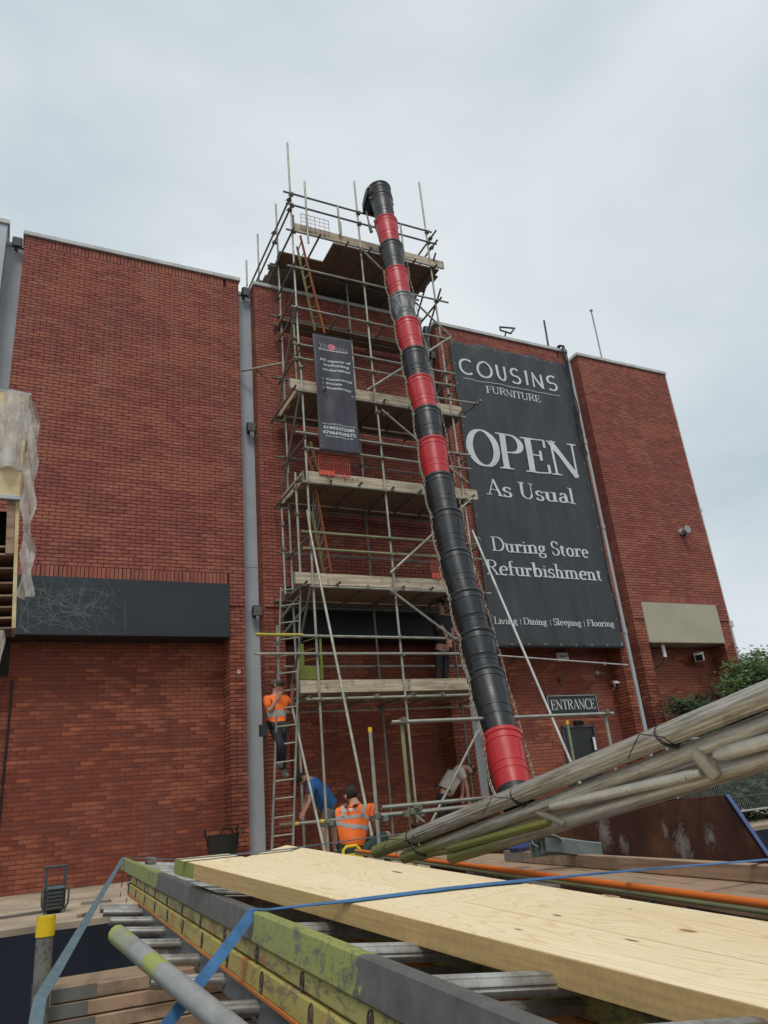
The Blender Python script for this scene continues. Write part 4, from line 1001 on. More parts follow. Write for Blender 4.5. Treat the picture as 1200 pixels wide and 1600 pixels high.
# ---------------------------------------------------------------- skip under the chute
M_RUST = None
s = N('rusty_brown_skip_paint'); p = s.pos(); v = p
base = s.ramp(s.noise(1.7, v, 6, .65), [(.3, (.024, .008, .004, 1)), (.5, (.050, .017, .009, 1)), (.7, (.10, .040, .018, 1))])
w_ = s.ramp(s.math('MULTIPLY', s.noise(5, s.n('ShaderNodeMapping', {'Vector': v, 'Scale': (1.6, 1, .6)}).outputs[0], 9, .75), s.ramp(s.noise(1.1, s.n('ShaderNodeMapping', {'Vector': v, 'Location': (3.1, 0, 1)}).outputs[0], 2), [(.42, (.6,) * 3), (.6, (1.15,) * 3)])), [(.62, (0, 0, 0, 1)), (.68, (.8, .8, .8, 1))])
for (qx, qy, rz) in ((944, 1300, .26), (975, 1322, .14), (1068, 1322, .34), (1110, 1306, .22), (1040, 1300, .12)):
    cpt = A(qx, qy, 7.0); dv = s.n('ShaderNodeVectorMath', {0: v, 1: tuple(cpt)}, operation='SUBTRACT').outputs[0]
    dl = s.n('ShaderNodeVectorMath', {0: s.n('ShaderNodeMapping', {'Vector': dv, 'Scale': (1.7, .3, .9)}).outputs[0]}, operation='LENGTH').outputs['Value']
    mk = s.math('ADD', s.noise(9, s.n('ShaderNodeMapping', {'Vector': v, 'Scale': (1.0, 1, .7)}).outputs[0], 11, .85, .6), s.math('MULTIPLY', s.math('SUBTRACT', 1.0, s.math('DIVIDE', dl, rz)), .28))
    base = s.mix(s.ramp(mk, [(.60, (0, 0, 0, 1)), (.74, (.7, .7, .7, 1))]), base, (.22, .19, .17, 1))
s.bump(s.noise(7, v, 7), .4, .01); M_RUST = s.fin(base, .8, spec=.2)
M_BLUEP = paint('faded_blue_paint', (.14, .20, .42, 1), (.22, .2, .22, 1), .66)
sk = thing('skip', (6.4, 7, -1.72), 'rusty dark brown skip with a blue sloping end, under the chute foot', 'skip')
ts = G(985, 1250, 0)  # unused level guard
Pa, Pb = A(985, 1250, 7.0), A(1137, 1250, 7.0); zt = (Pa.z + Pb.z) / 2
x0s, x1s = Pb.x - 3.55, Pb.x; y0s, y1s = 7.0, 8.45; zb_ = -1.72
b = MB(); th = .03
xt0, xt1, xb0, xb1 = x0s, x1s, x0s + .65, x1s + .95
def pr(*q): b.quad(*q)
# front and back faces (the right end slopes outward to the foot, as seen)
for y in (y0s, y1s): pr((xt0, y, zt), (xb0, y, zb_), (xb1, y, zb_), (xt1, y, zt))
pr((xt0, y0s, zt), (xt0, y1s, zt), (xb0, y1s, zb_), (xb0, y0s, zb_)); pr((xt1, y0s, zt), (xb1, y0s, zb_), (xb1, y1s, zb_), (xt1, y1s, zt)); pr((xb0, y0s, zb_ + .1), (xb1, y0s, zb_ + .1), (xb1, y1s, zb_ + .1), (xb0, y1s, zb_ + .1))
body = b.ob('body', M_RUST, sk); q_ = body.modifiers.new('thick', 'SOLIDIFY'); q_.thickness = .02
b = MB(); b.tube([(xt0, y1s, zt), (xt1, y1s, zt)], .03, 6); b.tube([(xt0, y0s + .01, zt - .01), (xt1, y0s + .01, zt - .01)], .012, 6); b.ob('rim', M_RUST, sk)
b = MB(); d = Vector((xb1 - xt1, 0, zb_ - zt)).normalized(); n_ = Vector((1, 0, 0)) * .045
b.quad(Vector((xt1, y0s - .03, zt + .005)) - n_, Vector((xb1, y0s - .03, zb_)) - n_, Vector((xb1, y0s - .03, zb_)) + n_ * .4, Vector((xt1, y0s - .03, zt + .005)) + n_ * .4)
st_ = b.ob('edge_strip', M_BLUEP, sk); q_ = st_.modifiers.new('thick', 'SOLIDIFY'); q_.thickness = .02
# black collar closing the chute foot
dd = (RP[-1] - RP[-2]).normalized(); b = MB(); z = -dd; x = z.cross(Vector((0, 1, 0))).normalized(); y = z.cross(x); M = Matrix((x, y, z)).transposed().to_4x4(); M.translation = RP[-1]
b.lathe([(.19, .10), (.212, .08), (.222, .0), (.21, -.12), (.19, -.12)], 32); b.ob('foot_collar', M_CB, ch, M, smooth=True)
# rubble bits and a timber upright standing in the skip
for k, (px, py, s_, lb) in enumerate(((858, 1243, .5, 0), )):
    pass
t = thing('broken_board', A(975, 1252, 7.8), 'upright broken timber post poking out of the skip', 'timber')
b = MB(); a, c_ = A(972, 1262, 7.9), A(968, 1238, 7.9); b.box((a.x - .04, 7.88, a.z - .6), (a.x + .04, 7.93, c_.z + .02)); b.ob('post', M_BOARD, t)

# ---------------------------------------------------------------- plants at the right
def leafmat(name, a, b_):
    s = N(name); r = s.noise(3.2, s.pos(), 4); q = s.noise(40, s.pos(), 2)
    return s.fin(s.ramp(s.math('ADD', s.math('MULTIPLY', r, .6), s.math('MULTIPLY', q, .4)), [(.35, a), (.65, b_)]), .6, spec=.25)
M_LF1 = leafmat('dark_leaf', (.018, .035, .014, 1), (.05, .085, .028, 1)); M_LF2 = leafmat('green_leaf', (.035, .075, .018, 1), (.085, .15, .04, 1)); M_LF3 = leafmat('purple_leaf', (.020, .022, .014, 1), (.055, .055, .036, 1))
M_STEM = dull('stem_bark', (.10, .07, .05, 1), .9, .3)
def shrub(name, blobs, n, mat, label, base, leaf=.05, twigs=14):
    t = thing(name, base, label, 'shrub' if name != 'tree' else 'tree'); rr = random.Random(hash(label) % 1000 if False else len(label)); b = MB(); tot = sum(q[3] ** 3 for q in blobs)
    for (x, y, z, r) in blobs:
        for k in range(int(n * r ** 3 / tot)):
            u = Vector((rr.gauss(0, 1), rr.gauss(0, 1), rr.gauss(0, 1))).normalized() * r * (rr.random() ** .38) * (1 + .25 * math.sin(x * 9 + k))
            if rr.random() < .3: u *= 1.12
            p_ = Vector((x, y, z)) + Vector((u.x * 1.1, u.y, u.z * .85)); a_ = Vector((rr.gauss(0, 1), rr.gauss(0, 1), rr.gauss(0, .6))).normalized(); c_ = a_.orthogonal().normalized(); l = leaf * rr.uniform(.6, 1.4)
            b.quad(p_ - a_ * l, p_ + c_ * l * .42, p_ + a_ * l, p_ - c_ * l * .42)
    b.ob('foliage', mat, t)
    b = MB()
    for k in range(twigs):
        x, y, z, r = blobs[k % len(blobs)]; e_ = Vector((x + rr.uniform(-r, r) * .8, y + rr.uniform(-r, r) * .8, z + r * rr.uniform(.3, 1.05))); s_ = Vector(base) + Vector((rr.uniform(-.3, .3), rr.uniform(-.2, .2), 0))
        b.tube([s_, s_.lerp(e_, .5) + Vector((rr.uniform(-.2, .2), 0, .1)), e_], [.03, .016, .005], 5)
    b.ob('stems', M_STEM, t)
shrub('shrub', [(17.2, 14.2, 1.9, .7), (17.8, 14.1, 2.4, .6), (16.7, 14.3, 1.4, .6), (17.5, 14.0, 1.0, .8), (18.0, 14.0, 1.6, .7)], 8000, M_LF3, 'purplish dark shrub spreading against the far right brick bay', (17.4, 14.1, PZ), .055, 26)
gb_ = [A(1165, 1050, 13.6), A(1190, 1042, 13.7), A(1205, 1070, 13.5), A(1150, 1078, 13.4)]
shrub('shrub', [(*gb_[0], .55), (*gb_[1], .6), (*gb_[2], .7), (*gb_[3], .5), (18.5, 13.9, 2.55, .55), (18.6, 13.6, 1.9, .7), (19.1, 13.7, 2.3, .7), (18.7, 14.6, 2.6, .7), (19.5, 14.8, 2.3, .9), (20.6, 14.8, 2.5, 1.1), (21.8, 15.0, 2.6, 1.2), (18.7, 13.6, 1.0, .9), (19.6, 13.4, 1.2, 1.1), (20.8, 13.4, 1.2, 1.3), (22.5, 14, 1.6, 1.4), (23.8, 15.5, 2.5, 1.5)], 34000, M_LF2, 'tall bright green shrub beyond the corner of the store', (20.5, 14.4, PZ), .07, 20)
sb_ = [A(1058, 1104, 14.1), A(1078, 1112, 14.0), A(1090, 1098, 14.1)]
shrub('shrub', [(*sb_[0], .33), (*sb_[1], .36), (*sb_[2], .3), (sb_[1].x, 14.0, sb_[1].z - .8, .6)], 4200, M_LF1, 'small dark green bush against the brick under the white camera', (15.9, 14.1, PZ), .05, 8)
shrub('hedge', [(10.9 + k * .75, 10.3 + .1 * (k % 3), -.2 + .12 * (k % 2), .78) for k in range(18)], 34000, M_LF1, 'low dark hedge behind the wire fence panels at right', (16, 10.3, PZ), .06, 16)
shrub('tree', [(26, 22, 1.5, 2.6), (30, 24, 2.0, 3.0), (35, 26, 2, 3.4)], 14000, M_LF1, 'dark distant tree mass low behind the green shrub at far right', (29, 24, PZ), .16, 10)
# wire mesh fence panels
t0_ = None
for k in range(3):
    x0 = A(1068, 1290, 9.35).x + k * 3.4; Y = 9.35; z0, z1 = PZ + .12, PZ + 1.38
    t = thing('fence_panel', (x0 + 1.65, Y, PZ), ('wire mesh fence panel behind the skip, nearest the chute', 'wire mesh fence panel to the right of the blue skip edge', 'wire mesh fence panel at the outer right end of its row')[k], 'fence', 'wire mesh fence panels')
    b = MB()
    for X in (x0, x0 + 3.3): b.tube([(X, Y, z0), (X, Y, z1)], .019, 8)
    for z in (z0 + .1, z1): b.tube([(x0, Y, z), (x0 + 3.3, Y, z)], .016, 8)
    b.ob('panel_frame', M_LGREY, t, smooth=True)
    b = MB()
    for i in range(1, 82): b.tube([(x0 + i * .0403, Y, z0 + .1), (x0 + i * .0403, Y, z1)], .0022, 3, cap=False)
    for i in range(1, 8): b.tube([(x0, Y, z0 + .1 + i * .22), (x0 + 3.3, Y, z0 + .1 + i * .22)], .0025, 3, cap=False)
    b.ob('wire_mesh', M_LGREY, t)
    b = MB(); b.box((x0 - .3, Y - .12, PZ), (x0 + .3, Y + .12, PZ + .13)); b.ob('foot_block', M_DGREY, t, bevel=.02)

# ---------------------------------------------------------------- small things on the pavement
P = A(348, 1338, 13.9); bx = P.x; t = thing('rubble_tub', (bx, 13.9, PZ), 'black rubber tub with two handles standing by the brick pier', 'tub')
s_ = A(325, 1306, 13.9), A(378, 1303, 13.9); r_ = (s_[1].x - s_[0].x) / 2; zc = s_[0].z
b = MB(); b.box((bx - .3, 13.65, PZ), (bx + .3, 14.15, zc - .52)); b.ob('crate', M_GREYW, t)
b = MB(); M = Matrix.Translation((bx, 13.9, 0)); b.lathe([(r_ * .72, zc - .52), (r_ * .97, zc - .02), (r_, zc), (r_ * .95, zc - .01), (r_ * .7, zc - .5), (.01, zc - .5)], 24, M); b.ob('tub', M_BLKP, t, smooth=True)
for sg_ in (-1, 1):
    b = MB(); b.tube([(bx + sg_ * r_ * .95 + (0), 13.9 + dy, zc + dz) for dy, dz in ((-.12, -.02), (-.08, .09), (.08, .09), (.12, -.02))], .014, 6); b.ob('handle', M_BLKP, t, smooth=True)
b = MB(); b.tube([(bx - .12, 13.9 - r_, zc - .01), (bx - .07, 13.88 - r_, zc + .09), (bx + .07, 13.88 - r_, zc + .09), (bx + .12, 13.9 - r_, zc - .01)], .014, 6); b.ob('handle', M_BLKP, t, smooth=True)
# site radio with a carrying handle
P = G(84, 1428, PZ); t = thing('site_radio', P, 'black and grey site radio with a tall handle standing on the pavement', 'radio')
w = .115; yy = P.y; z0 = PZ; h_ = .29; X = P.x
b = MB(); b.box((X - w, yy, z0), (X + w, yy + .22, z0 + h_)); b.ob('body', M_BLKP, t, bevel=.05)
for sg_ in (-1, 1):
    b = MB(); b.tube([(X + sg_ * .10, yy - .02, z0 + .02), (X + sg_ * .135, yy - .05, z0 + .1), (X + sg_ * .14, yy - .05, z0 + .22), (X + sg_ * .11, yy - .02, z0 + .29)], .010, 8); b.ob('roll_bar', M_DGREY, t, smooth=True)
    b = MB(); b.box((X + sg_ * .10 - .016, yy + .05, z0 + h_ - .02), (X + sg_ * .10 + .016, yy + .09, z0 + .475)); b.ob('handle_leg', M_DGREY, t, bevel=.004)
b = MB(); b.box((X - .13, yy + .045, z0 + .465), (X + .13, yy + .095, z0 + .495)); b.ob('handle', M_DGREY, t, bevel=.008)
for k in range(5): b = MB(); b.box((X - .085, yy - .012, z0 + .05 + k * .038), (X + .085, yy + .0, z0 + .07 + k * .038)); b.ob('grille_slat', M_DGREY, t)
b = MB(); b.box((X - .09, yy - .014, z0 + .25), (X + .09, yy, z0 + .28)); b.ob('display', dull('radio_display', (.12, .17, .2, 1), .2, .1), t, bevel=.004)

for k, (px, py, l_, w_, an, lb) in enumerate(((30, 1432, .5, .06, .3, 'short timber offcut lying on the pavement left of the radio'), (150, 1412, .34, .09, -.4, 'small square timber offcut on the pavement right of the radio'), (130, 1432, .22, .05, 1.1, 'tiny dark timber chip near the pavement edge'))):
    P = G(px, py, PZ); b = MB(); b.box((-l_ / 2, -w_ / 2, 0), (l_ / 2, w_ / 2, .03)); tag(b.ob('timber_offcut', M_GREYW, None, Matrix.Translation(P) @ Matrix.Rotation(an, 4, 'Z'), bevel=.003), lb, 'timber')
# ---------------------------------------------------------------- wrapped crate sticking in at the left
M_OSB = wood('raw_chipboard', (.78, .62, .36, 1), (.58, .42, .2, 1), False, .3, .8, dirt=(.66, .55, .36, 1), amt=.5)
M_FILM = N('crinkled_plastic_film'); s = M_FILM; p = s.pos(); s.bump(s.noise(14, s.n('ShaderNodeMapping', {'Vector': p, 'Scale': (2, 2, .6)}).outputs[0], 7, .7, 1.0), .9, .03)
s.p.inputs['Alpha'].default_value = .72; M_FILM = s.fin(s.ramp(s.noise(9, p, 6), [(.35, (.66, .58, .50, 1)), (.65, (.92, .86, .78, 1))]), .3)
YC = 4.6
tl = A(44, 617, YC); bl = A(33, 776, YC); b2 = A(28, 980, YC)
ct = thing('wrapped_crate', (tl.x - 1.3, YC + .6, -1.72), 'tall chipboard sided crate wrapped in torn plastic, at the left edge', 'crate')
x1 = (tl.x + bl.x) / 2; xl = x1 - 2.4; zt, zm, zl = tl.z, bl.z, b2.z
b = MB(); b.box((xl, YC, zm), (x1, YC + .02, zt)); b.ob('front_panel', M_OSB, ct, bevel=.003)
b = MB(); b.box((x1 - .02, YC + .02, zm), (x1, YC + 1.2, zt)); b.ob('side_panel', M_OSB, ct)
b = MB(); b.box((xl, YC, zt), (x1 + .01, YC + 1.2, zt + .015)); b.ob('top_panel', M_LGREY, ct)
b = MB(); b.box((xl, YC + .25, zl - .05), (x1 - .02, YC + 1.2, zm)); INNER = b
sh_ang = math.atan((A(27, 980, YC).x - A(33, 776, YC).x) / (zm - zl)); LNM = Matrix.Translation((x1, YC, zm)) @ Matrix.Rotation(-sh_ang, 4, 'Y') @ Matrix.Translation((-x1, -YC, -zm)); print('lean', math.degrees(sh_ang))
for (xa, xb) in ((x1 - .02, x1 + .0), (x1 - .065, x1 - .022), (x1 - .26, x1 - .13)):
    za = zm - (.35 if xb < x1 - .01 else zm - zl); b = MB(); b.box((xa, YC + .02, za if xb < x1 - .01 else zl), (xb, YC + .24, zm)); b.ob('upright', M_OLDB if xb < x1 - .01 else M_OSB, ct, LNM)
INNER.ob('inner_shade_block', M_BLACK, ct, LNM)  # solid black block standing in for the shade inside the crate
for k, py in enumerate((852, 864, 886, 909, 929, 947, 964, 980)):
    z = A(15, py, YC).z; b = MB(); b.box((xl, YC + .03, z), (x1 - .022, YC + .24, z + .010)); b.ob('shelf', M_OLDB, ct, LNM)
b = MB(); b.box((xl, YC + .02, -1.72), (xl + .1, YC + .12, zl)); b.box((xl, YC + 1.1, -1.72), (xl + .1, YC + 1.2, zl)); b.box((xl, YC + .02, zl - .05), (x1 - .6, YC + 1.2, zl)); b.ob('stand', M_GREYW, ct)
# torn film draped over the corner
def film(cols, nx_, parent, yoff):
    b = MB(); n = len(cols)
    for (xa, xb, z, y) in cols:
        for i in range(nx_ + 1):
            u = i / nx_; b.v.append(Vector((xa + (xb - xa) * u + .012 * math.sin(z * 23 + u * 9), y + .03 * math.sin(u * 7 + z * 9) + .02 * math.sin(z * 37 + u * 13) + random.uniform(-.01, .01), z + random.uniform(-.008, .008))))
    for j in range(n - 1):
        for i in range(nx_): a_ = j * (nx_ + 1) + i; b.f.append((a_, a_ + 1, a_ + nx_ + 2, a_ + nx_ + 1)); b.m.append(0)
    o = b.ob('plastic_film', M_FILM, parent, smooth=True); m_ = o.modifiers.new('sub', 'SUBSURF'); m_.levels = 1; m_.render_levels = 1
edge_r = [(618, 44, 46), (640, 43, 53), (660, 42, 57), (690, 40, 58), (715, 38, 56), (740, 37, 53), (765, 33, 52), (780, 34, 52), (800, 34, 51), (818, 36, 47), (830, 33, 44), (845, 36, 50), (858, 34, 50), (885, 32, 50), (905, 30, 48), (925, 29, 49), (943, 28, 46)]
rows = []
for i in range(len(edge_r) - 1):
    for f_ in (0, .5):
        y_, a_, c_ = [edge_r[i][k] * (1 - f_) + edge_r[i + 1][k] * f_ for k in range(3)]
        rows.append((A(a_, y_, YC - .04).x, A(c_ + 3, y_, YC - .04).x, A(40, y_, YC - .04).z, YC - .04))
film(rows, 12, ct, 0)
rows = []
for y_, a_, c_ in ((614, -40, 45), (660, -40, 43), (700, -40, 40), (735, -40, 36)): rows.append((A(a_, y_, YC - .015).x, A(c_, y_, YC - .015).x, A(30, y_, YC - .015).z, YC - .03))
film(rows, 14, ct, 0)
rows = [(A(-8, y_, YC).x, A(c_, y_, YC).x, A(0, y_, YC).z, YC - .02) for y_, c_ in ((985, 6), (1000, 7), (1015, 3), (1040, 1), (1075, -2))]
film(rows, 4, ct, 0)
b = MB(); b.box((xl, YC - .02, zm - .03), (x1 + .01, YC, zm + .0)); b.ob('bottom_rail', M_COP, ct, bevel=.004)

# ---------------------------------------------------------------- people
M_SKIN = dull('skin', (.40, .20, .14, 1), .55, .12); M_HAIR = dull('dark_hair', (.02, .014, .011, 1), .8, .3); M_CAM = dull('camouflage_cap', (.07, .065, .045, 1), .9, .6, 25)
M_HIVIS = dull('orange_hi_vis', (.95, .17, .02, 1), .65, .06, 2); M_REFL = dull('reflective_band', (.36, .35, .33, 1), .5, .08)
M_BLUES = dull('blue_t_shirt', (.012, .085, .25, 1), .8, .15); M_SHORTG = dull('grey_shorts', (.11, .11, .10, 1), .85, .2); M_TROU = dull('black_trousers', (.014, .014, .016, 1), .8, .3); M_GREENT = dull('dark_green_shorts', (.022, .05, .042, 1), .8, .2); M_GREYS = dull('pale_grey_t_shirt', (.42, .38, .33, 1), .8, .14, 5); M_BOOT = dull('work_boots', (.05, .04, .035, 1), .8, .3); M_BOOTG = dull('grey_shoes', (.13, .13, .13, 1), .8, .2)
def skin(name, pts, edges, mat, parent, root=0, sub=2):
    """pts: name -> (Vector, radius)"""
    ks = list(pts); me = bpy.data.meshes.new(name); me.from_pydata([tuple(pts[k][0]) for k in ks], [(ks.index(a), ks.index(b_)) for a, b_ in edges], []); me.update()
    o = bpy.data.objects.new(name, me); COL.objects.link(o); o.modifiers.new('s', 'SKIN')
    sv = me.skin_vertices[0].data
    for i, k in enumerate(ks):
        r = pts[k][1]; sv[i].radius = (r, r) if not isinstance(r, tuple) else r
    sv[ks.index(root) if root else 0].use_root = True
    m_ = o.modifiers.new('sub', 'SUBSURF'); m_.levels = sub; m_.render_levels = sub
    dg = bpy.context.evaluated_depsgraph_get(); me2 = bpy.data.meshes.new_from_object(o.evaluated_get(dg)); me2.name = name
    bpy.data.objects.remove(o); me2.materials.clear(); me2.materials.append(mat); me2.polygons.foreach_set('use_smooth', [True] * len(me2.polygons)); me2.update()
    return ob(name, me2, None, parent)
def hand(pts, edges, key, wrist, tip, side, sc_=1.0):
    """five fingers leaving a palm, curled"""
    d = (tip - wrist).normalized(); s_ = side.normalized(); palm = wrist + d * .075 * sc_; pts[key + 'p'] = (palm, .030 * sc_); edges.append((key, key + 'p')); n_ = d.cross(s_).normalized()
    for f, (o_, l) in enumerate(((-.03, .07), (-.01, .08), (.012, .075), (.032, .06))):
        a = palm + s_ * o_ + d * .03; b_ = a + d * l * .55 * sc_ + n_ * .012; c_ = b_ + d * l * .25 + n_ * .03
        pts[f'{key}f{f}'] = (a, .0105); pts[f'{key}g{f}'] = (b_, .0095); pts[f'{key}h{f}'] = (c_, .008); edges += [(key + 'p', f'{key}f{f}'), (f'{key}f{f}', f'{key}g{f}'), (f'{key}g{f}', f'{key}h{f}')]
    a = wrist + d * .035 - s_ * .035; b_ = a + d * .045 - s_ * .025; pts[key + 't'] = (a, .013); pts[key + 'u'] = (b_, .010); edges += [(key, key + 't'), (key + 't', key + 'u')]
def ellip(c, r, mat, name, parent, M3=None, seg=20, cut=None):
    b = MB(); P = []
    n = 12
    for i in range(n + 1):
        a = math.pi * i / n; P.append((max(.001, math.sin(a)), -math.cos(a)))
    b.lathe(P, seg); vs = []
    M3 = M3 or Matrix.Identity(3)
    b.v = [Vector(c) + M3 @ Vector((v.x * r[0], v.y * r[1], v.z * r[2])) for v in b.v]
    return b.ob(name, mat, parent, smooth=True)
def person(label, J, top, legs, foot, hair, shorts=False, bulk=1.0, hat=None, face=Vector((0, 1, 0)), bands=None, group=None, base=None):
    """J: joints pelvis chest neck head sl sr el er wl wr hl hr kl kr al ar (left and right as seen in the photograph)"""
    t = thing('person', base or Vector((J['pelvis'].x, J['pelvis'].y, min(J['al'].z, J['ar'].z))), label, 'person', group)
    k = 1.0; pts = {'pelvis': (J['pelvis'], .125)}; E = []
    mid = J['pelvis'].lerp(J['chest'], .5); pts['mid'] = (mid, .115); pts['chest'] = (J['chest'], .14); pts['neck'] = (J['neck'], .055); 
    hd = J['head']; up = (hd - J['neck']).normalized(); f = (face - up * face.dot(up)).normalized(); rt = f.cross(up).normalized()
    pts['head0'] = (J['neck'].lerp(hd, .55), .062); pts['head'] = (hd + f * .005, (.082, .092)); pts['crown'] = (hd + up * .07, .070)
    pts['nose'] = (hd + f * .105 - up * .025, .014)
    E += [('pelvis', 'mid'), ('mid', 'chest'), ('chest', 'neck'), ('neck', 'head0'), ('head0', 'head'), ('head', 'crown'), ('head', 'nose')]
    for s_ in 'lr':
        S_, El, Wr, H, K, An = (J[c + s_] for c in ('s', 'e', 'w', 'h', 'k', 'a'))
        pts['s' + s_] = (S_, .062); pts['b' + s_] = (S_.lerp(El, .4), .050); pts['e' + s_] = (El, .040); pts['f' + s_] = (El.lerp(Wr, .35), .039); pts['w' + s_] = (Wr, .026)
        pts['h' + s_] = (H, .095); pts['t' + s_] = (H.lerp(K, .45), .078); pts['k' + s_] = (K, .056); pts['c' + s_] = (K.lerp(An, .35), .056); pts['a' + s_] = (An, .036)
        toe = J.get('o' + s_, An + f * .16 + Vector((0, 0, -.06))); pts['o' + s_] = (toe, .034)
        E += [('chest', 's' + s_), ('s' + s_, 'b' + s_), ('b' + s_, 'e' + s_), ('e' + s_, 'f' + s_), ('f' + s_, 'w' + s_), ('pelvis', 'h' + s_), ('h' + s_, 't' + s_), ('t' + s_, 'k' + s_), ('k' + s_, 'c' + s_), ('c' + s_, 'a' + s_), ('a' + s_, 'o' + s_)]
        hd_dir = (Wr - El); hand(pts, E, 'w' + s_, Wr, Wr + hd_dir, hd_dir.cross(Vector((.3, 1, .2))))
    skin('body', pts, E, M_SKIN, t, 'pelvis')
    # ears
    for sg_ in (-1, 1): ellip(hd + rt * sg_ * .088, (.014, .03, .034), M_SKIN, 'ear', t)
    # eyes and mouth
    for sg_ in (-1, 1): ellip(hd + f * .088 + rt * sg_ * .032 + up * .012, (.012, .012, .008), M_HAIR, 'eye', t)
    ellip(hd + f * .09 - up * .06, (.024, .01, .006), dull('lips', (.3, .12, .1, 1)), 'mouth', t)
    M3 = Matrix((rt, f, up)).transposed()
    if hat: 
        ellip(hd + up * .045 - f * .008, (.098, .112, .085), hat, 'cap', t, M3)
        b = MB(); n = 10; c0 = hd + up * .055 + f * .08
        b.v = []; 
        for i in range(n + 1):
            a = math.pi * i / n; b.v += [c0 + rt * .085 * math.cos(a) + f * (.10 * math.sin(a)), c0 + rt * .085 * math.cos(a) - f * .02]
        for i in range(n): b.f.append((2 * i, 2 * i + 1, 2 * i + 3, 2 * i + 2)); b.m.append(0)
        b.ob('cap_peak', hat, t)
    if hair: ellip(hd + up * .030 - f * .022, (.092, .096, .098), hair, 'hair', t, M3)
    # clothes
    sp = {'pelvis': (J['pelvis'].lerp(mid, .1), .155), 'mid': (mid, .148), 'chest': (J['chest'], .165), 'nk': (J['chest'].lerp(J['neck'], .72), .105)}; SE = [('pelvis', 'mid'), ('mid', 'chest'), ('chest', 'nk')]
    for s_ in 'lr':
        S_, El = J['s' + s_], J['e' + s_]; sp['s' + s_] = (S_, .080); sp['b' + s_] = (S_.lerp(El, .35), .070); sp['c' + s_] = (S_.lerp(El, .72), .066); SE += [('chest', 's' + s_), ('s' + s_, 'b' + s_), ('b' + s_, 'c' + s_)]
    sp = {a_: (q[0], q[1] * (bulk if a_ in ('mid', 'chest') else (1 + (bulk - 1) * .4) if a_ == 'pelvis' else 1 + (bulk - 1) * .5)) for a_, q in sp.items()}
    shirt = skin('shirt', sp, SE, top, t, 'mid')
    lp = {'pelvis': (J['pelvis'] - (mid - J['pelvis']) * .05, .140)}; LE = []
    for s_ in 'lr':
        H, K, An = J['h' + s_], J['k' + s_], J['a' + s_]; lp['h' + s_] = (H, .110); lp['t' + s_] = (H.lerp(K, .5), .094); LE += [('pelvis', 'h' + s_), ('h' + s_, 't' + s_)]
        if shorts: lp['k' + s_] = (H.lerp(K, .92), .084); LE.append(('t' + s_, 'k' + s_))
        else: lp['k' + s_] = (K, .072); lp['m' + s_] = (K.lerp(An, .45), .068); lp['a' + s_] = (An, .055); LE += [('t' + s_, 'k' + s_), ('k' + s_, 'm' + s_), ('m' + s_, 'a' + s_)]
    skin('trousers' if not shorts else 'shorts', lp, LE, legs, t, 'pelvis')
    for s_ in 'lr':
        An = J['a' + s_]; toe = J.get('o' + s_, An + f * .16 + Vector((0, 0, -.06)))
        skin('boot', {'a': (An + (J['k' + s_] - An).normalized() * .08, .052), 'b': (An - (J['k' + s_] - An).normalized() * .02, .056), 'c': (toe, .046)}, [('a', 'b'), ('b', 'c')], foot, t, 'b')
    return t, shirt
def band_project(name, shirt_obj, test, mat, parent, lift=.004):
    """a strip of the shirt's own surface, lifted a few millimetres: follows the cloth"""
    me = shirt_obj.data; b = MB(); bm = bmesh.new(); bm.from_mesh(me); bmesh.ops.subdivide_edges(bm, edges=bm.edges[:], cuts=5, use_grid_fill=True); bm.normal_update()
    for f_ in bm.faces:
        if test(f_.calc_center_median()): b.quad(*[v.co + v.normal * lift for v in f_.verts])
    bm.free(); return b.ob(name, mat, parent)
Vv = Vector
def JP(Y, **k): return {a: A(q[0], q[1], Y + (q[2] if len(q) > 2 else 0)) for a, q in k.items()}
# 1 man on the ladder
J = JP(12.75, pelvis=(434, 1131, .0), chest=(430, 1100, .02), neck=(431, 1086), head=(432, 1073), sl=(417, 1092, -.05), sr=(446, 1091, .05), el=(421, 1112, -.1), wl=(434, 1090, -.15), er=(455, 1103, .1), wr=(456, 1084, .0),
       hl=(428, 1136), hr=(440, 1136), kl=(438, 1165, -.20), kr=(442, 1172, .0), al=(435, 1193, .0), ar=(442, 1206, .1), ol=(440, 1196, -.2), orr=(450, 1213, 0))
J['or'] = J.pop('orr')
t, sh = person('worker in orange hi-vis shirt and camouflage cap climbing the metal ladder', J, M_HIVIS, M_TROU, M_BOOTG, None, hat=M_CAM, face=Vv((.8, -.5, -.1)))
za, zb2 = A(430, 1118, 12.75).z, A(430, 1112, 12.75).z
band_project('reflective_band', sh, lambda c: za - .03 < c.z < zb2 + .01, M_REFL, t)
band_project('reflective_band', sh, lambda c: c.z < za - .20, M_REFL, t)
b = MB(); P = A(412, 1140, 12.65); b.box(P - Vv((.07, .04, .11)), P + Vv((.06, .05, .08))); b.tube([P + Vv((.02, 0, -.1)), P + Vv((.03, 0, -.28))], .022, 6); b.tube([P + Vv((-.05, 0, .05)), P + Vv((.3, .05, .12))], .02, 6); b.ob('tool_belt', M_BLKP, t, bevel=.004)
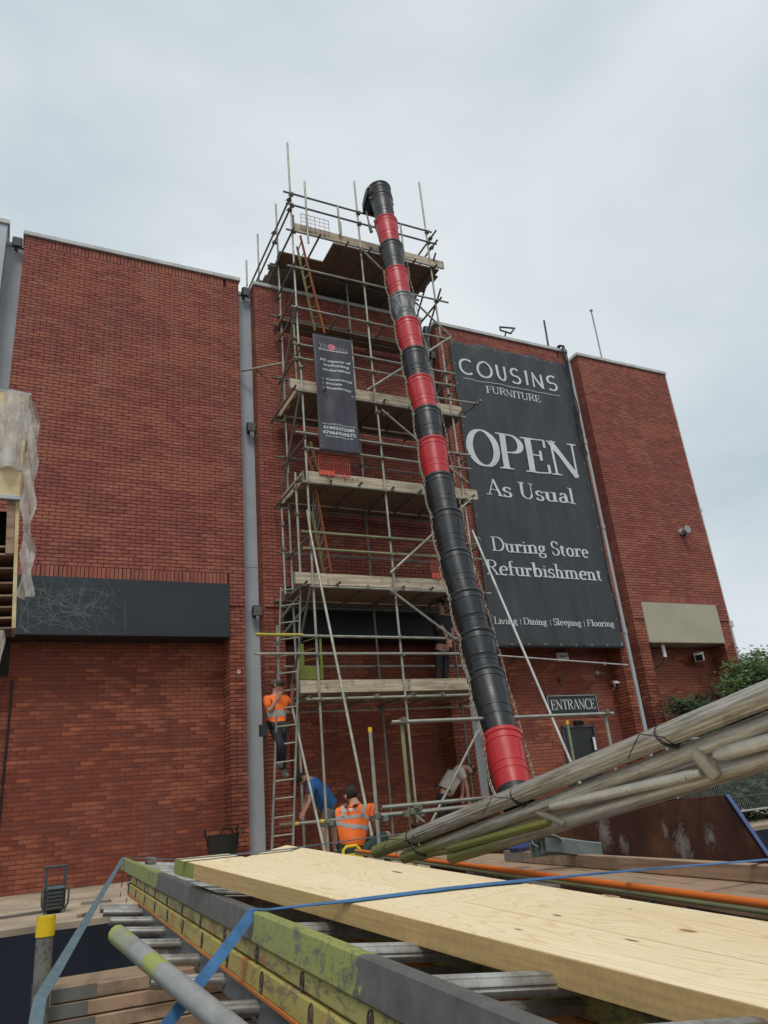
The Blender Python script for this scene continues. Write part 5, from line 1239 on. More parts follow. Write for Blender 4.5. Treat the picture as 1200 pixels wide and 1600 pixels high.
# 2 blue shirt, bending at the left
J = JP(13.35, pelvis=(516, 1263), chest=(494, 1228, -.05), neck=(481, 1216, -.1), head=(469, 1217, -.12), sl=(486, 1228, -.22), sr=(492, 1222, .18), el=(484, 1250, -.3), wl=(476, 1268, -.35), er=(478, 1250, .1), wr=(473, 1270, -.1),
       hl=(512, 1272, -.1), hr=(518, 1271, .12), kl=(505, 1305, -.15), kr=(522, 1304, .1), al=(510, 1336, -.1), ar=(526, 1336, .15))
for s_ in 'lr': J['a' + s_].z = PZ + .09; J['k' + s_].z = PZ + .5; J['a' + s_].x = J['k' + s_].x + .03
person('worker in blue T-shirt and grey shorts bending over behind the scaffold tubes', J, M_BLUES, M_SHORTG, M_BOOT, M_HAIR, True, 1.25, face=Vv((-.5, -.2, -.8)))
# 3 kneeling man in hi-vis, back to us
YK = 9.7
J = JP(YK, pelvis=(551, 1327, .0), chest=(553, 1276, .05), neck=(553, 1252, .08), head=(549, 1243, .12), sl=(529, 1268, .05), sr=(578, 1265, .05), el=(537, 1300, .25), wl=(552, 1312, .45), er=(585, 1290, .12), wr=(592, 1312, .4),
       hl=(541, 1333), hr=(563, 1332), kl=(530, 1320, .42), kr=(606, 1302, .35), al=(541, 1350, .15), ar=(606, 1345, .35))
for s_ in 'lr': J['a' + s_].z = PZ + .10
J['kl'].z = PZ + .12; J['pelvis'].z = max(J['pelvis'].z, PZ + .33)
t, sh = person('worker in orange hi-vis T-shirt crouching with his back to the camera', J, M_HIVIS, M_GREENT, M_BOOT, M_HAIR, True, 1.15, face=Vv((-.1, 1, -.25)))
def at_px(c, f): q = proj(c); return f(q[0], q[1])
def strip(fx): return lambda c: c.y < YK + .05 and at_px(c, fx)
band_project('reflective_band', sh, strip(lambda x, y: 1293 - .0 * x + 3 * math.cos((x - 556) / 14) - 8 < y + (0 if x < 560 else -(x - 560) * .28) < 1295 + 3 * math.cos((x - 556) / 14) - 4.5 + 1), M_REFL, t)
band_project('reflective_band', sh, strip(lambda x, y: 1271.5 < y + (0 if x < 566 else -(x - 566) * .35) + (-(566 - x) * .12 if x < 566 else 0) < 1277), M_REFL, t)
band_project('reflective_band', sh, strip(lambda x, y: y < 1277 and -3 < x - (566 + (1275 - y) * .22) < 3), M_REFL, t)
band_project('reflective_band', sh, strip(lambda x, y: 1258 < y < 1278 and -3 < x - (536 + (1275 - y) * .1) < 2), M_REFL, t)
# two printed lines on his back
ym = min(v.co.y for v in sh.data.vertices)
def backfn(x, z):
    P = Vv((x, 0, z)); best = None
    hit, loc, nrm_, idx = sh_bvh.ray_cast(Vv((x, ym - 1, z)), Vv((0, 1, 0)), 3) if False else (None,) * 4
    return P
from mathutils.bvhtree import BVHTree
bmq = bmesh.new(); bmq.from_mesh(sh.data); bv = BVHTree.FromBMesh(bmq)
def backfn(x, z):
    h = bv.ray_cast(Vv((x, ym - 1, z)), Vv((0, 1, 0)), 3)
    return (h[0] + Vv((0, -.006, 0))) if h[0] else Vv((x, ym, z))
a_, c_ = A(541, 1265, YK - .1), A(562, 1265, YK - .1)
sans('TROJAN', a_.x, A(541, 1262, YK - .1).z, .040, backfn, dull('dark_print', (.12, .05, .03, 1), .7), 'lettering', t, (c_.x - a_.x) * .95, .02)
sans('SCAFFOLD', a_.x + .01, A(541, 1268, YK - .1).z, .035, backfn, M_WHITE, 'lettering', t, (c_.x - a_.x) * .9, .03); bmq.free()
# 4 pale grey shirt, bending at the right
J = JP(13.75, pelvis=(694, 1238), chest=(712, 1208, -.05), neck=(724, 1198, -.1), head=(735, 1203, -.1), sl=(705, 1203, -.20), sr=(722, 1206, .1), el=(728, 1224, -.25), wl=(732, 1246, -.25), er=(722, 1228, .05), wr=(722, 1246, -.1),
       hl=(690, 1248, -.1), hr=(698, 1248, .1), kl=(692, 1285, -.1), kr=(702, 1285, .1), al=(690, 1320), ar=(703, 1320))
J['sl'] = A(720, 1205, 13.5)
for s_ in 'lr': J['a' + s_].z = PZ + .09; J['k' + s_].z = PZ + .5
t, sh = person('worker in pale grey T-shirt and dark trousers bending near the chute foot', J, M_GREYS, M_TROU, M_BOOT, M_HAIR, False, 1.25, face=Vv((.7, -.2, -.6)))
b = MB(); a, c_ = A(684, 1228, 13.50), A(704, 1236, 13.48); b.tube([a + Vv((-.02, .1, 0)), a, c_, c_ + Vv((.05, .12, 0))], .018, 8); b.ob('belt', M_BLKP, t)
# 5 dark figure on the lowest deck, half behind the chute
J = JP(13.45, pelvis=(690, 1012), chest=(690, 975, 0), neck=(690, 958), head=(689, 945), sl=(680, 966, 0), sr=(704, 966, 0), el=(694, 985, -.25), wl=(700, 1000, -.3), er=(707, 990, -.1), wr=(704, 1004, -.2), hl=(686, 1020), hr=(696, 1020), kl=(686, 1052), kr=(698, 1052), al=(686, 1080), ar=(698, 1080))
for s_ in 'lr': J['a' + s_].z = 2.06 + .14; J['k' + s_].z = 2.62
dz = 2.06 + .98 - J['pelvis'].z
for k_ in ('pelvis', 'hl', 'hr'): J[k_].z += dz
person('worker in dark top standing on the lowest deck half behind the black chute', J, M_TROU, M_TROU, M_BOOT, M_HAIR, face=Vv((-.7, -.5, -.2)))

# ---------------------------------------------------------------- the lorry and its load
def dirp(x, y): return (ray(x, y)).normalized()
def solve_x(P0, d, px):
    q0, dq, k = CM.transposed() @ P0, CM.transposed() @ d, px - 600
    return -(FPX * q0.x + k * q0.z) / (FPX * dq.x + k * dq.z)
d2 = dirp(54, 1285); P0 = F(397, 1423, 1.9)
c2 = d2.cross(Vv((0, 0, 1))).normalized(); n2 = c2.cross(d2).normalized()
best = None
for k in range(-400, 401):
    r = math.radians(k / 10); cc_ = c2 * math.cos(r) + n2 * math.sin(r); a = F(720, 1520, 1.35); p_, q_ = proj(a), proj(a + cc_ * .1); sl = (q_[1] - p_[1]) / (q_[0] - p_[0])
    if best is None or abs(sl - .0) < best[0]: best = (abs(sl), r)
roll = best[1] * .8; print('ladder roll', math.degrees(best[1]))
cL = (c2 * math.cos(roll) + n2 * math.sin(roll)).normalized(); nL = cL.cross(d2).normalized()
def LP(t_, c_, n_): return P0 + d2 * t_ + cL * c_ + nL * n_
LM = frame(P0, d2, nL)       # local: x along, y to the left, z up
z_bed = -.62
BED = z_bed
bedc = LP(0, 0, 0)
# the flat bed itself
az = Vv((d2.x, d2.y, 0)).normalized(); ax_ = Vv((az.y, -az.x, 0)); o_ = Vv((G(62, 1590, BED).x, G(62, 1590, BED).y, 0)) 
lor = thing('flatbed_lorry', o_ + az * 1 + Vv((0, 0, -1.72)), 'flatbed lorry loaded with ladders, tubes and boards in the foreground', 'lorry')
XM_ = (G(110, 1527, BED) - Vv((o_.x, o_.y, BED))).dot(az); print('bed front', XM_); MBd = frame(Vv((o_.x, o_.y, BED)), az, (0, 0, 1))     # x forward, y left, z up
b = MB(); b.box((-3.2, -2.35, -.10), (XM_, .0, 0)); b.ob('bed', wood('dark_bed_boards', (.11, .08, .06, 1), (.05, .04, .03, 1), False, .8, .8), lor, MBd, bevel=.006)
b = MB(); b.box((-3.2, -2.40, -.28), (XM_, -2.35, .0)); b.box((-3.2, 0, -.28), (XM_, .03, .0)); b.box((XM_, -2.40, -.28), (XM_ + .03, .03, .0)); b.ob('bed_rail', M_BLACK, lor, MBd, bevel=.006)
b = MB(); b.box((-3.2, -1.6, -.42), (XM_ - .1, -1.45, -.12)); b.box((-3.2, -.9, -.42), (XM_ - .1, -.75, -.12)); b.ob('chassis', M_BLACK, lor, MBd)
for (wx, wy) in ((-2, -2.2), (-2, -.15), (XM_ - .5, -2.2), (XM_ - .5, -.15)):
    b = MB(); M = MBd @ Matrix.Translation((wx, wy, -.72)) @ Matrix.Rotation(math.pi / 2, 4, 'X'); b.lathe([(.2, -.12), (.36, -.12), (.38, -.08), (.38, .08), (.36, .12), (.2, .12)], 24, M, close=True); w_ = b.ob('wheel', M_BLKP, lor, smooth=True)
# ladders in the stack
def varnish(name, c, under, amt, rust=None, ramt=.6):
    s = N(name); v = s.obj((1, 1, 1)); f = s.ramp(s.noise(9, s.n('ShaderNodeMapping', {'Vector': v, 'Scale': (1, 3, 3)}).outputs[0], 9, .75, .5), [(amt, (0, 0, 0, 1)), (amt + .03, (1, 1, 1, 1))])
    base = s.mix(s.noise(3, v), c, tuple(q * .65 for q in c[:3]) + (1,)); col = s.mix(f, base, under)
    if rust: col = s.mix(s.ramp(s.noise(6, v, 7, .7), [(ramt, (0, 0, 0, 1)), (ramt + .06, (.85, .85, .85, 1))]), col, rust)
    dk = s.ramp(s.noise(28, s.n('ShaderNodeMapping', {'Vector': v, 'Scale': (1, 5, 5)}).outputs[0], 6, .8), [(.62, (0, 0, 0, 1)), (.68, (.7, .7, .7, 1))]); col = s.mix(dk, col, tuple(q * .35 for q in under[:3]) + (1,))
    s.bump(f, -.3, .002); return s.fin(col, .6)
tA1 = solve_x(LP(0, 0, 0), d2, 192); tn = -1.55
w_far = solve_x(LP(0, 0, -.03), d2, 246) - tn; w_a, w_b = solve_x(LP(0, 0, -.03), d2, 398) - tn, solve_x(LP(0, 0, -.03), d2, 562) - tn
M_STGREY = N('grey_galvanised_stile'); s = M_STGREY; v = s.obj(rnd=False); x_ = s.n('ShaderNodeSeparateXYZ', {0: v}).outputs[0]
gz = s.ramp(s.noise(14, v, 6, .7), [(.3, (.09, .088, .08, 1)), (.7, (.175, .17, .16, 1))])
pn = s.noise(7, s.n('ShaderNodeMapping', {'Vector': v, 'Scale': (1, 2, 2)}).outputs[0], 8, .7, .6)
x_ = s.math('ADD', x_, s.math('MULTIPLY', s.math('SUBTRACT', s.noise(16, v, 5, .7), .5), .16))
win = s.math('ADD', s.math('GREATER_THAN', x_, w_far), s.math('LESS_THAN', s.math('ABSOLUTE', s.math('SUBTRACT', x_, (w_a + w_b) / 2)), abs(w_a - w_b) / 2))
ck = s.math('ABSOLUTE', s.math('SUBTRACT', s.noise(10, s.n('ShaderNodeMapping', {'Vector': v, 'Scale': (1, 2.2, 2.2)}).outputs[0], 5, .65, 1.2), .5))
ck2 = s.math('ABSOLUTE', s.math('SUBTRACT', s.noise(23, v, 4, .6, .8), .47))
solid = s.math('MULTIPLY', s.ramp(ck, [(.003, (0, 0, 0, 1)), (.014, (1, 1, 1, 1))]), s.ramp(ck2, [(.002, (.3, .3, .3, 1)), (.008, (1, 1, 1, 1))]))
mask = s.math('MULTIPLY', s.math('MULTIPLY', win, solid), s.ramp(pn, [(.56, (.92, .92, .92, 1)), (.66, (0, 0, 0, 1))])); col = s.mix(mask, gz, (.37, .39, .10, 1)); s.bump(s.noise(40, v, 4), .25, .002); M_STGREY = s.fin(col, .55, .2)
M_STYEL = varnish('yellow_green_stile_paint', (.42, .37, .11, 1), (.19, .155, .08, 1), .50, (.38, .12, .03, 1), .58)
M_STYEL2 = varnish('rust_run_stile_paint', (.50, .41, .11, 1), (.24, .18, .09, 1), .53, (.46, .15, .03, 1), .57)
M_STRUST = varnish('orange_rust_edge', (.55, .17, .03, 1), (.36, .28, .08, 1), .55, (.20, .09, .04, 1), .62)
M_STDG = dull('dark_grey_stile', (.095, .105, .115, 1), .55, .25, 4, speck=((.04, .04, .04, 1), .66))
s = N('fluted_aluminium_rung'); v = s.obj(rnd=True); a = s.noise(12, v, 6, .7); col = s.ramp(a, [(.3, (.20, .18, .15, 1)), (.6, (.52, .50, .46, 1)), (.8, (.6, .58, .55, 1))]); M_RUNG = s.fin(col, .38, .65)
def stile(parent, mat, t0, t1, y0, y1, z0, z1, name='stile', bev=.004, label=None):
    b = MB(); b.box((0, y0, z0), (t1 - t0, y1, z1)); o = b.ob(name, mat, parent, LM @ Matrix.Translation((t0, 0, 0)), bevel=bev)
    if label: o['label'] = label
    return o
def fluted(parent, t_, ca, cb_, nz_, r=.0175, name='rung'):
    b = MB(); L_ = abs(cb_ - ca); n = 48; M = Matrix.Rotation(math.pi / 2, 4, 'X')
    prof_ = []
    vs = []
    for e_ in (0, L_):
        for k in range(n):
            an = 2 * math.pi * k / n; rr_ = r * (1 + .055 * (1 if (k // 2) % 3 else -1)); b.v.append(Vv((rr_ * math.cos(an), -e_, rr_ * math.sin(an))))
    for k in range(n): b.f.append((k, (k + 1) % n, n + (k + 1) % n, n + k)); b.m.append(0)
    return b.ob(name, M_RUNG, parent, LM @ Matrix.Translation((t_, -min(ca, cb_), nz_)))

x5 = [solve_x(LP(0, .03, -.02), d2, q) for q in (308, 646)]; stp = (x5[0] - x5[1]) / 5; print('rung step', stp, 'tA1', tA1, 't', x5)
rt_ = [x5[1] + stp * k for k in range(-3, 12) if x5[1] + stp * k < tA1 - .06]
LA = thing('ladder', LP(0, .2, -.06), 'grey ladder with chipped green paint, topmost of the stack on the lorry', 'ladder', 'stacked ladders on the lorry')
stile(LA, M_STGREY, tn, tA1, -.030, .004, -.068, 0); stile(LA, M_STGREY, tn, tA1 - .1, -.44, -.41, -.062, 0)
for t_ in rt_: fluted(LA, t_, .03, .41, -.030)
b = MB(); b.box((tA1 - .35, -.16, -.02), (tA1 - .22, -.11, .015)); b.ob('end_block', M_GREYW, LA, LM, bevel=.004)
def sockets(parent, ts_, zc_, y_, a=.008, hh=.017):
    for t_ in ts_:
        b = MB(); M = LM @ Matrix.Translation((t_, y_, zc_)) @ Matrix.Rotation(-math.pi / 2, 4, 'X'); P = []
        n = 14
        base = len(b.v)
        for rr_, dz_ in ((1.25, .0), (1.25, .0022), (1.0, .0022), (.9, -.001), (.5, .001), (.45, .003), (.02, .003)):
            for k in range(n): an = 2 * math.pi * k / n; b.v.append(Vv((a * rr_ * math.cos(an), hh * rr_ * math.sin(an), dz_)))
        for i in range(6):
            for k in range(n): b.f.append((i * n + k, i * n + (k + 1) % n, (i + 1) * n + (k + 1) % n, (i + 1) * n + k)); b.m.append(0)
        b.ob('rung_end', M_SOCK, parent, M)
M_SOCK = dull('dark_rung_end', (.075, .05, .035, 1), .8, .5, 20)
tB1 = solve_x(LP(0, 0, -.08), d2, 205); tC1 = solve_x(LP(0, 0, -.13), d2, 202); tD1 = solve_x(LP(0, 0, -.19), d2, 214)
LB = thing('ladder', LP(.1, .2, -.1), 'yellow green painted ladder, second from the top of the stack', 'ladder', 'stacked ladders on the lorry')
stile(LB, M_STYEL, tn, tB1, -.030, -.003, -.106, -.071); stile(LB, M_STYEL, tn, tB1, -.44, -.41, -.104, -.064); sockets(LB, [t_ + .10 for t_ in rt_], -.089, -.003, .011, .014)
for t_ in rt_: fluted(LB, t_ + .10, .03, .41, -.085, .013)
LC = thing('ladder', LP(.1, .2, -.14), 'yellow ladder with orange rust along its lower edge, third of the stack', 'ladder', 'stacked ladders on the lorry')
stile(LC, M_STYEL2, tn, tC1, -.028, .002, -.160, -.110); stile(LC, M_STRUST, tn, tC1, -.44, -.41, -.158, -.106); o = stile(LC, M_STRUST, tn, tC1 - .004, -.026, .006, -.168, -.158, 'stile_edge', .002)
sockets(LC, [t_ + .02 for t_ in rt_], -.134, .002, .012, .018)
for t_ in rt_: fluted(LC, t_ + .02, .03, .41, -.132, .013)
b = MB(); b.box((tC1 - .018, -.032, -.162), (tC1 + .006, .006, -.102)); b.ob('end_cap', M_BLKP, LC, LM, bevel=.006)
LD = thing('ladder', LP(.1, -.1, -.2), 'dark grey ladder at the bottom of the stack, its rungs showing on the left', 'ladder', 'stacked ladders on the lorry')
stile(LD, M_STDG, tn, tD1, -.028, -.002, -.222, -.166); sockets(LD, [t_ + .05 for t_ in rt_], -.195, -.002, .006, .013)
TBa, TBc = F(183, 1460, 2.05), F(400, 1640, 1.38); LMi = LM.inverted(); ta_, tc_ = LMi @ TBa, LMi @ TBc
def tube_y(t_): u = (t_ - ta_.x) / (tc_.x - ta_.x); return (ta_ + (tc_ - ta_) * u)
ds_ = (TBc - TBa).normalized(); Ms = frame(TBa * 1.03, ds_, (0, 0, 1)); b = MB(); b.box((.12, -.010, -.02), (1.3, .010, .016)); b.ob('stile', M_STDG, LD, Ms, bevel=.003)
for t_ in [q + .05 for q in rt_ if q < tD1] + [tD1 - .06, tD1 - .02]:
    q = LM @ Vv((t_, -.002, -.190)); yy_ = max(.06, min(.30, tube_y(min(t_, ta_.x)).y * (.72 if t_ < ta_.x else .62))); e_ = LM @ Vv((t_, yy_, -.190)); dd_ = e_ - q
    b = MB(); n = 32; z = dd_.normalized(); x = z.orthogonal().normalized(); y = z.cross(x)
    for E_ in (q, e_):
        for k in range(n): an = 2 * math.pi * k / n; rr_ = .0165 * (1 + .05 * (1 if (k // 2) % 3 else -1)); b.v.append(E_ + x * rr_ * math.cos(an) + y * rr_ * math.sin(an))
    for k in range(n): b.f.append((k, (k + 1) % n, n + (k + 1) % n, n + k)); b.m.append(0)
    b.ob('rung', M_RUNG, LD)
# supports under the stack
b = MB(); 
zb_ = min(LP(1.2, 0, -.222).z, LP(1.2, .4, -.222).z)
tB_ = min(1.35, (LMi @ Vv((o_.x, o_.y, BED) ) ).x + XM_ - .15) ; bt = thing('bearer_timber', LP(1.5, .1, -.3), 'dark timber bearer under the far end of the ladder stack', 'timber')
for t_ in (-.9, tB_):
    a = LP(t_, -.03, -.224); c_ = LP(t_, .45, -.224); lo_ = MB(); w_ = d2 * .05
    P8 = [a - w_, c_ - w_, c_ + w_, a + w_]; Q8 = [Vv((q.x, q.y, BED + .002)) for q in P8]; n = len(lo_.v); lo_.v += P8 + Q8
    lo_.f += [(0, 1, 2, 3), (7, 6, 5, 4), (0, 4, 5, 1), (1, 5, 6, 2), (2, 6, 7, 3), (3, 7, 4, 0)]; lo_.m += [0] * 6; lo_.ob('bearer', M_GREYW, bt)

# fresh pine planks
dP = dirp(-260, 1207); cP = dP.cross(Vv((0, 0, 1))).normalized(); nP = cP.cross(dP).normalized(); HP = .333
def PP(c_, t_, lift=0): return cP * c_ + dP * t_ - nP * (HP - lift)
def PL(px, py, lift=.0): v = ray(px, py); return v * (-(HP - lift) / v.dot(nP))
PM = frame(PP(0, 0, 0), dP, nP)
def plank(name, c0, c1, t0, t1a, t1b, th, mat, label, group=None, lift=0.0):
    b = MB(); n0 = 26; t0a, t0b = t0 if isinstance(t0, tuple) else (t0, t0); t0 = t0a
    # local x along, y left (so c -> -y)
    V8 = []
    for i in range(n0 + 1):
        u = i / n0
        xa, xb = t0a + (t1a - t0a) * u, t0b + (t1b - t0b) * u; w = .0
        V8 += [(xa, -c0 + w, 0), (xb, -c1 + w, 0), (xb, -c1 + w, -th), (xa, -c0 + w, -th)]
    mid_ = Vv(((t0 + t1a) / 2, -(c0 + c1) / 2, 0)); b.v = [Vv(q) - mid_ for q in V8]
    for i in range(n0):
        for k in range(4): b.f.append((i * 4 + k, i * 4 + (k + 1) % 4, i * 4 + 4 + (k + 1) % 4, i * 4 + 4 + k)); b.m.append(0)
    b.f.append((3, 2, 1, 0)); b.m.append(0); m_ = n0 * 4; b.f.append((m_, m_ + 1, m_ + 2, m_ + 3)); b.m.append(0)
    me_ = b.me(name, [mat]); bm = bmesh.new(); bm.from_mesh(me_); bmesh.ops.recalc_face_normals(bm, faces=bm.faces[:])
    es_ = [e for e in bm.edges if len(e.link_faces) == 2 and e.calc_face_angle() > .6]; bmesh.ops.bevel(bm, geom=es_, offset=.0010, segments=2, affect='EDGES', clamp_overlap=True); bm.to_mesh(me_); bm.free()
    me_.materials.append(M_PINE_E)
    for p_ in me_.polygons:
        if abs(p_.normal.z) < .5: p_.material_index = 1
    o = ob(name, me_, PM @ Matrix.Translation(mid_ + Vv((0, 0, lift)))); return tag(o, label, 'plank', group)
pl1 = plank('pine_plank', 1.018, 1.203, .18, 2.77, 2.74, .047, M_PINE, 'fresh pine plank with a green painted end, nearest the ladders', 'fresh pine planks')
tj_a, tj_b = PL(741, 1406).dot(dP), PL(844, 1379).dot(dP)
pl2 = plank('pine_plank', 1.2034, 1.468, .18, tj_a, tj_b, .047, M_PINE, 'fresh pine plank beside the near part of the orange rail, knots on its face', 'fresh pine planks')
pl3 = plank('pine_plank', 1.2034, 1.468, (tj_a + .003, tj_b + .003), 2.60, 2.80, .047, M_PINE, 'fresh pine plank reaching the far end, behind the knotted plank', 'fresh pine planks', lift=-.001)
# painted end of the first plank
M_GPAINT = paint('green_end_paint', (.28, .33, .06, 1), (.5, .4, .18, 1), .56)
b = MB(); b.box((2.60, -1.0172, -.0475), (2.7705, -1.0165, -.001)); b.box((2.7695, -1.20, -.046), (2.7715, -1.02, -.002)); b.ob('painted_end', M_GPAINT, pl1, PM)
# darker resin knots

M_KNOT = dull('knot', (.33, .15, .08, 1), .7, .3, 40); M_KNR = dull('knot_ring', (.70, .50, .27, 1), .7, .2, 30)
for px, py, a_, b_ in ((954, 1400, .018, .007), (1075, 1454, .016, .0075), (871, 1430, .010, .0045), (987, 1469, .014, .0035), (810, 1452, .009, .003), (985, 1420, .004, .002), (620, 1362, .02, .004)):
    P = PL(px, py, .0006); par = pl2 if P.dot(cP) > 1.204 else pl1
    for rr_, lf, mt in ((1.35, .0003, M_KNR), (1.0, .0006, M_KNOT)):
        b = MB(); b.v.append(PL(px, py, lf)); n = 20
        for k in range(n): an = 2 * math.pi * k / n; b.v.append(PL(px, py, lf) + dP * (a_ * rr_ * math.cos(an) * (1 + .1 * math.sin(3 * an))) + cP * (b_ * rr_ * math.sin(an)))
        for k in range(n): b.f.append((0, 1 + k, 1 + (k + 1) % n)); b.m.append(0)
        b.ob('knot', mt, par)
# orange rail and its greenish twin
def ftube(name, a, c_, r, mat, label, cat, group=None, seg=14):
    t = thing(name, a, label, cat, group); tube('tube', a, c_, t, mat, r); return t
a, c_ = F(556, 1329, 4.3), F(1200, 1413, 1.70); c_ = c_ + (c_ - a) * .25
ftube('orange_rail', a, c_, .0095, M_ORANGE, 'long orange painted rail lying beside the fresh pine planks', 'rail')
ftube('old_rail', a + Vv((0, 0, -.015)), c_ + Vv((-.002, 0, -.015)), .0075, M_TUBE_G, 'thin greenish rail directly under the orange rail', 'rail')
# old brown boards beyond it
def slab(name, q, th, mat, label, cat, group=None, kind=None):
    """q: four top corners in order along the length"""
    a, b_, c_, d_ = q; x = ((b_ - a) + (c_ - d_)).normalized(); y = (d_ - a); nn = x.cross(y).normalized()
    if nn.z < 0: nn = -nn
    o0 = (a + b_ + c_ + d_) / 4; M = frame(o0, x, nn); Mi = M.inverted(); mb = MB(); L4 = [Mi @ v for v in q]; mb.v = [Vv((v.x, v.y, 0)) for v in L4] + [Vv((v.x, v.y, -th)) for v in L4]
    mb.f = [(0, 1, 2, 3), (7, 6, 5, 4), (0, 4, 5, 1), (1, 5, 6, 2), (2, 6, 7, 3), (3, 7, 4, 0)]; mb.m = [0] * 6
    me_ = mb.me(name, mat); bm = bmesh.new(); bm.from_mesh(me_); bmesh.ops.recalc_face_normals(bm, faces=bm.faces[:]); bmesh.ops.bevel(bm, geom=bm.edges[:], offset=.003, segments=1, affect='EDGES', clamp_overlap=True); bm.to_mesh(me_); bm.free()
    return tag(ob(name, me_, M), label, cat, group, kind)
ZB = -.315
def ext(a, b_, k): return b_ + (b_ - a) * k
for (p1_, p2_, p3_, p4_, lb) in (((640, 1334), (1200, 1414), (1200, 1398), (700, 1333), 'old brown board lying right beside the orange rail'), ((702, 1333), (1200, 1397), (1200, 1372), (800, 1334), 'old brown board between the upright batten and the orange rail')):
    A1, A2, A3, A4 = (G(*q, ZB) for q in (p1_, p2_, p3_, p4_)); slab('old_board', [A1, ext(A1, A2, .5), ext(A4, A3, .5), A4], .038, M_OLDB, lb, 'board', 'old boards on the lorry')
A1, A2 = G(789, 1345, ZB + .002), G(1200, 1381, ZB + .002); A2 = ext(A1, A2, .6); w_ = (A2 - A1).normalized(); sd_ = Vv((-w_.y, w_.x, 0)) * -.04
if proj(A1 + sd_)[1] > proj(A1)[1]: sd_ = -sd_
h_ = Vv((0, 0, .052)); BTM = frame(A1, w_, (0, 0, 1)); yl = (BTM.inverted() @ (A1 + sd_)).y; b = MB(); b.box((0, min(0, yl), 0), ((A2 - A1).length, max(0, yl), .052))
o = b.ob('timber_batten', [M_OLDB], None, BTM, bevel=.003); tag(o, 'square edged brown batten standing on the old boards in front of the skip', 'timber')
b = MB(); b.v = [A1 - sd_ * .03, A1 - sd_ * .03 + w_ * .25, A1 - sd_ * .03 + w_ * .25 + h_, A1 - sd_ * .03 + h_]; b.f = [(0, 1, 2, 3)]; b.m = [0]; b.ob('metal_band', M_GREYW, o)
# packing under old boards down to the bed
pk = thing('bearer_timber', G(1000, 1395, ZB), 'stack of dark packing timber under the old brown boards', 'timber')
for (px, py) in ((760, 1342), (1100, 1392)):
    q = G(px, py, ZB); Mq = frame(Vv((q.x, q.y, BED)), ax_, (0, 0, 1)); b = MB(); b.box((-.12, -.05, .001), (.45, .05, ZB - BED - .042)); b.ob('bearer', M_GREYW, pk, Mq)
# boards under the pine planks' far part
slab('old_board', [PP(1.03, .3, -.05), PP(1.03, 2.5, -.05), PP(1.25, 2.5, -.05), PP(1.25, .3, -.05)], .012, M_BOARD_D, 'thin dark board hidden under the pine planks', 'board', 'old boards on the lorry') if False else None

# tied bundle of aluminium beams and tubes
s = N('grimy_aluminium'); v = s.obj(rnd=False); xx = s.n('ShaderNodeSeparateXYZ', {0: v}).outputs[2]
stv = s.n('ShaderNodeMapping', {'Vector': v, 'Scale': (30, 30, 1.6)}).outputs[0]
al = s.ramp(s.noise(3.4, stv, 8, .75), [(.3, (.12, .09, .07, 1)), (.46, (.40, .36, .30, 1)), (.60, (.58, .55, .50, 1)), (.78, (.75, .74, .71, 1))])
dirt = s.ramp(s.noise(4, v, 8, .75), [(.56, (0, 0, 0, 1)), (.66, (.8, .8, .8, 1))]); al = s.mix(dirt, al, (.17, .125, .085, 1))
gr = s.ramp(s.math('ADD', xx, s.math('MULTIPLY', s.noise(5, v, 5), .8)), [(.55, (1, 1, 1, 1)), (1.0, (0, 0, 0, 1))]); al = s.mix(s.math('MULTIPLY', gr, .85), al, (.25, .28, .035, 1))
s.bump(s.noise(20, stv, 5), .3, .002); M_AL = s.fin(al, .42, .55)
M_AL3 = dull('scuffed_bright_brace', (.55, .52, .45, 1), .4, .25, 9, .3, speck=((.25, .2, .15, 1), .6))
M_AL2 = dull('grimy_brace', (.33, .29, .22, 1), .5, .3, 8, .2)
idp = lambda x: 1 / (.34 + .31 * (x - 644) / 556)
def BT(a, c_, off=0):
    o1_, o2_ = off if isinstance(off, tuple) else (off, off)
    return F(a[0], a[1], idp(a[0]) + o1_), F(c_[0], c_[1], idp(c_[0]) + o2_)
def beam_tube(parent, a, c_, off, r, mat, name, fl=False):
    p_, q_ = BT(a, c_, off)
    if name == 'brace': bb_ = MB(); bb_.tube([p_, p_.lerp(q_, .07), p_.lerp(q_, .93), q_], [r * .75, r, r, r * .75], 16); return bb_.ob(name, mat, parent, smooth=True)
    if not fl: return tube(name, p_, q_, parent, mat, r)
    z = (q_ - p_).normalized(); x = z.orthogonal().normalized(); y = z.cross(x); M = Matrix((x, y, z)).transposed().to_4x4(); M.translation = p_
    b = MB(); n = 64; L_ = (q_ - p_).length
    for e_ in (0, L_ * .33, L_ * .66, L_):
        for k in range(n): an = 2 * math.pi * k / n; rr_ = r * (1 + (.018 if (k // 2) % 2 else -.018)); b.v.append(Vv((rr_ * math.cos(an), rr_ * math.sin(an), e_)))
    for i in range(3):
        for k in range(n): b.f.append((i * n + k, i * n + (k + 1) % n, (i + 1) * n + (k + 1) % n, (i + 1) * n + k)); b.m.append(0)
    b.f.append(tuple(reversed(range(n)))); b.m.append(0); b.f.append(tuple(3 * n + k for k in range(n))); b.m.append(0)
    return b.ob(name, mat, parent, M)
p0_, _ = BT((588, 1331), (1200, 1085))
bA = thing('lattice_beam', p0_, 'ridged aluminium beam at the top of the tied bundle leaning up right', 'beam', 'beams tied in a bundle')
beam_tube(bA, (588, 1331), (1650, 903), 0, .0262, M_AL, 'chord', True)
beam_tube(bA, (655, 1336), (1650, 1001), .26, .0235, M_AL, 'chord')
bB = thing('lattice_beam', p0_ + Vv((.05, 0, -.05)), 'lower aluminium lattice beam of the tied bundle, diagonal bracing showing', 'beam', 'beams tied in a bundle')
beam_tube(bB, (632, 1340), (1650, 965), .02, .0225, M_AL, 'chord')
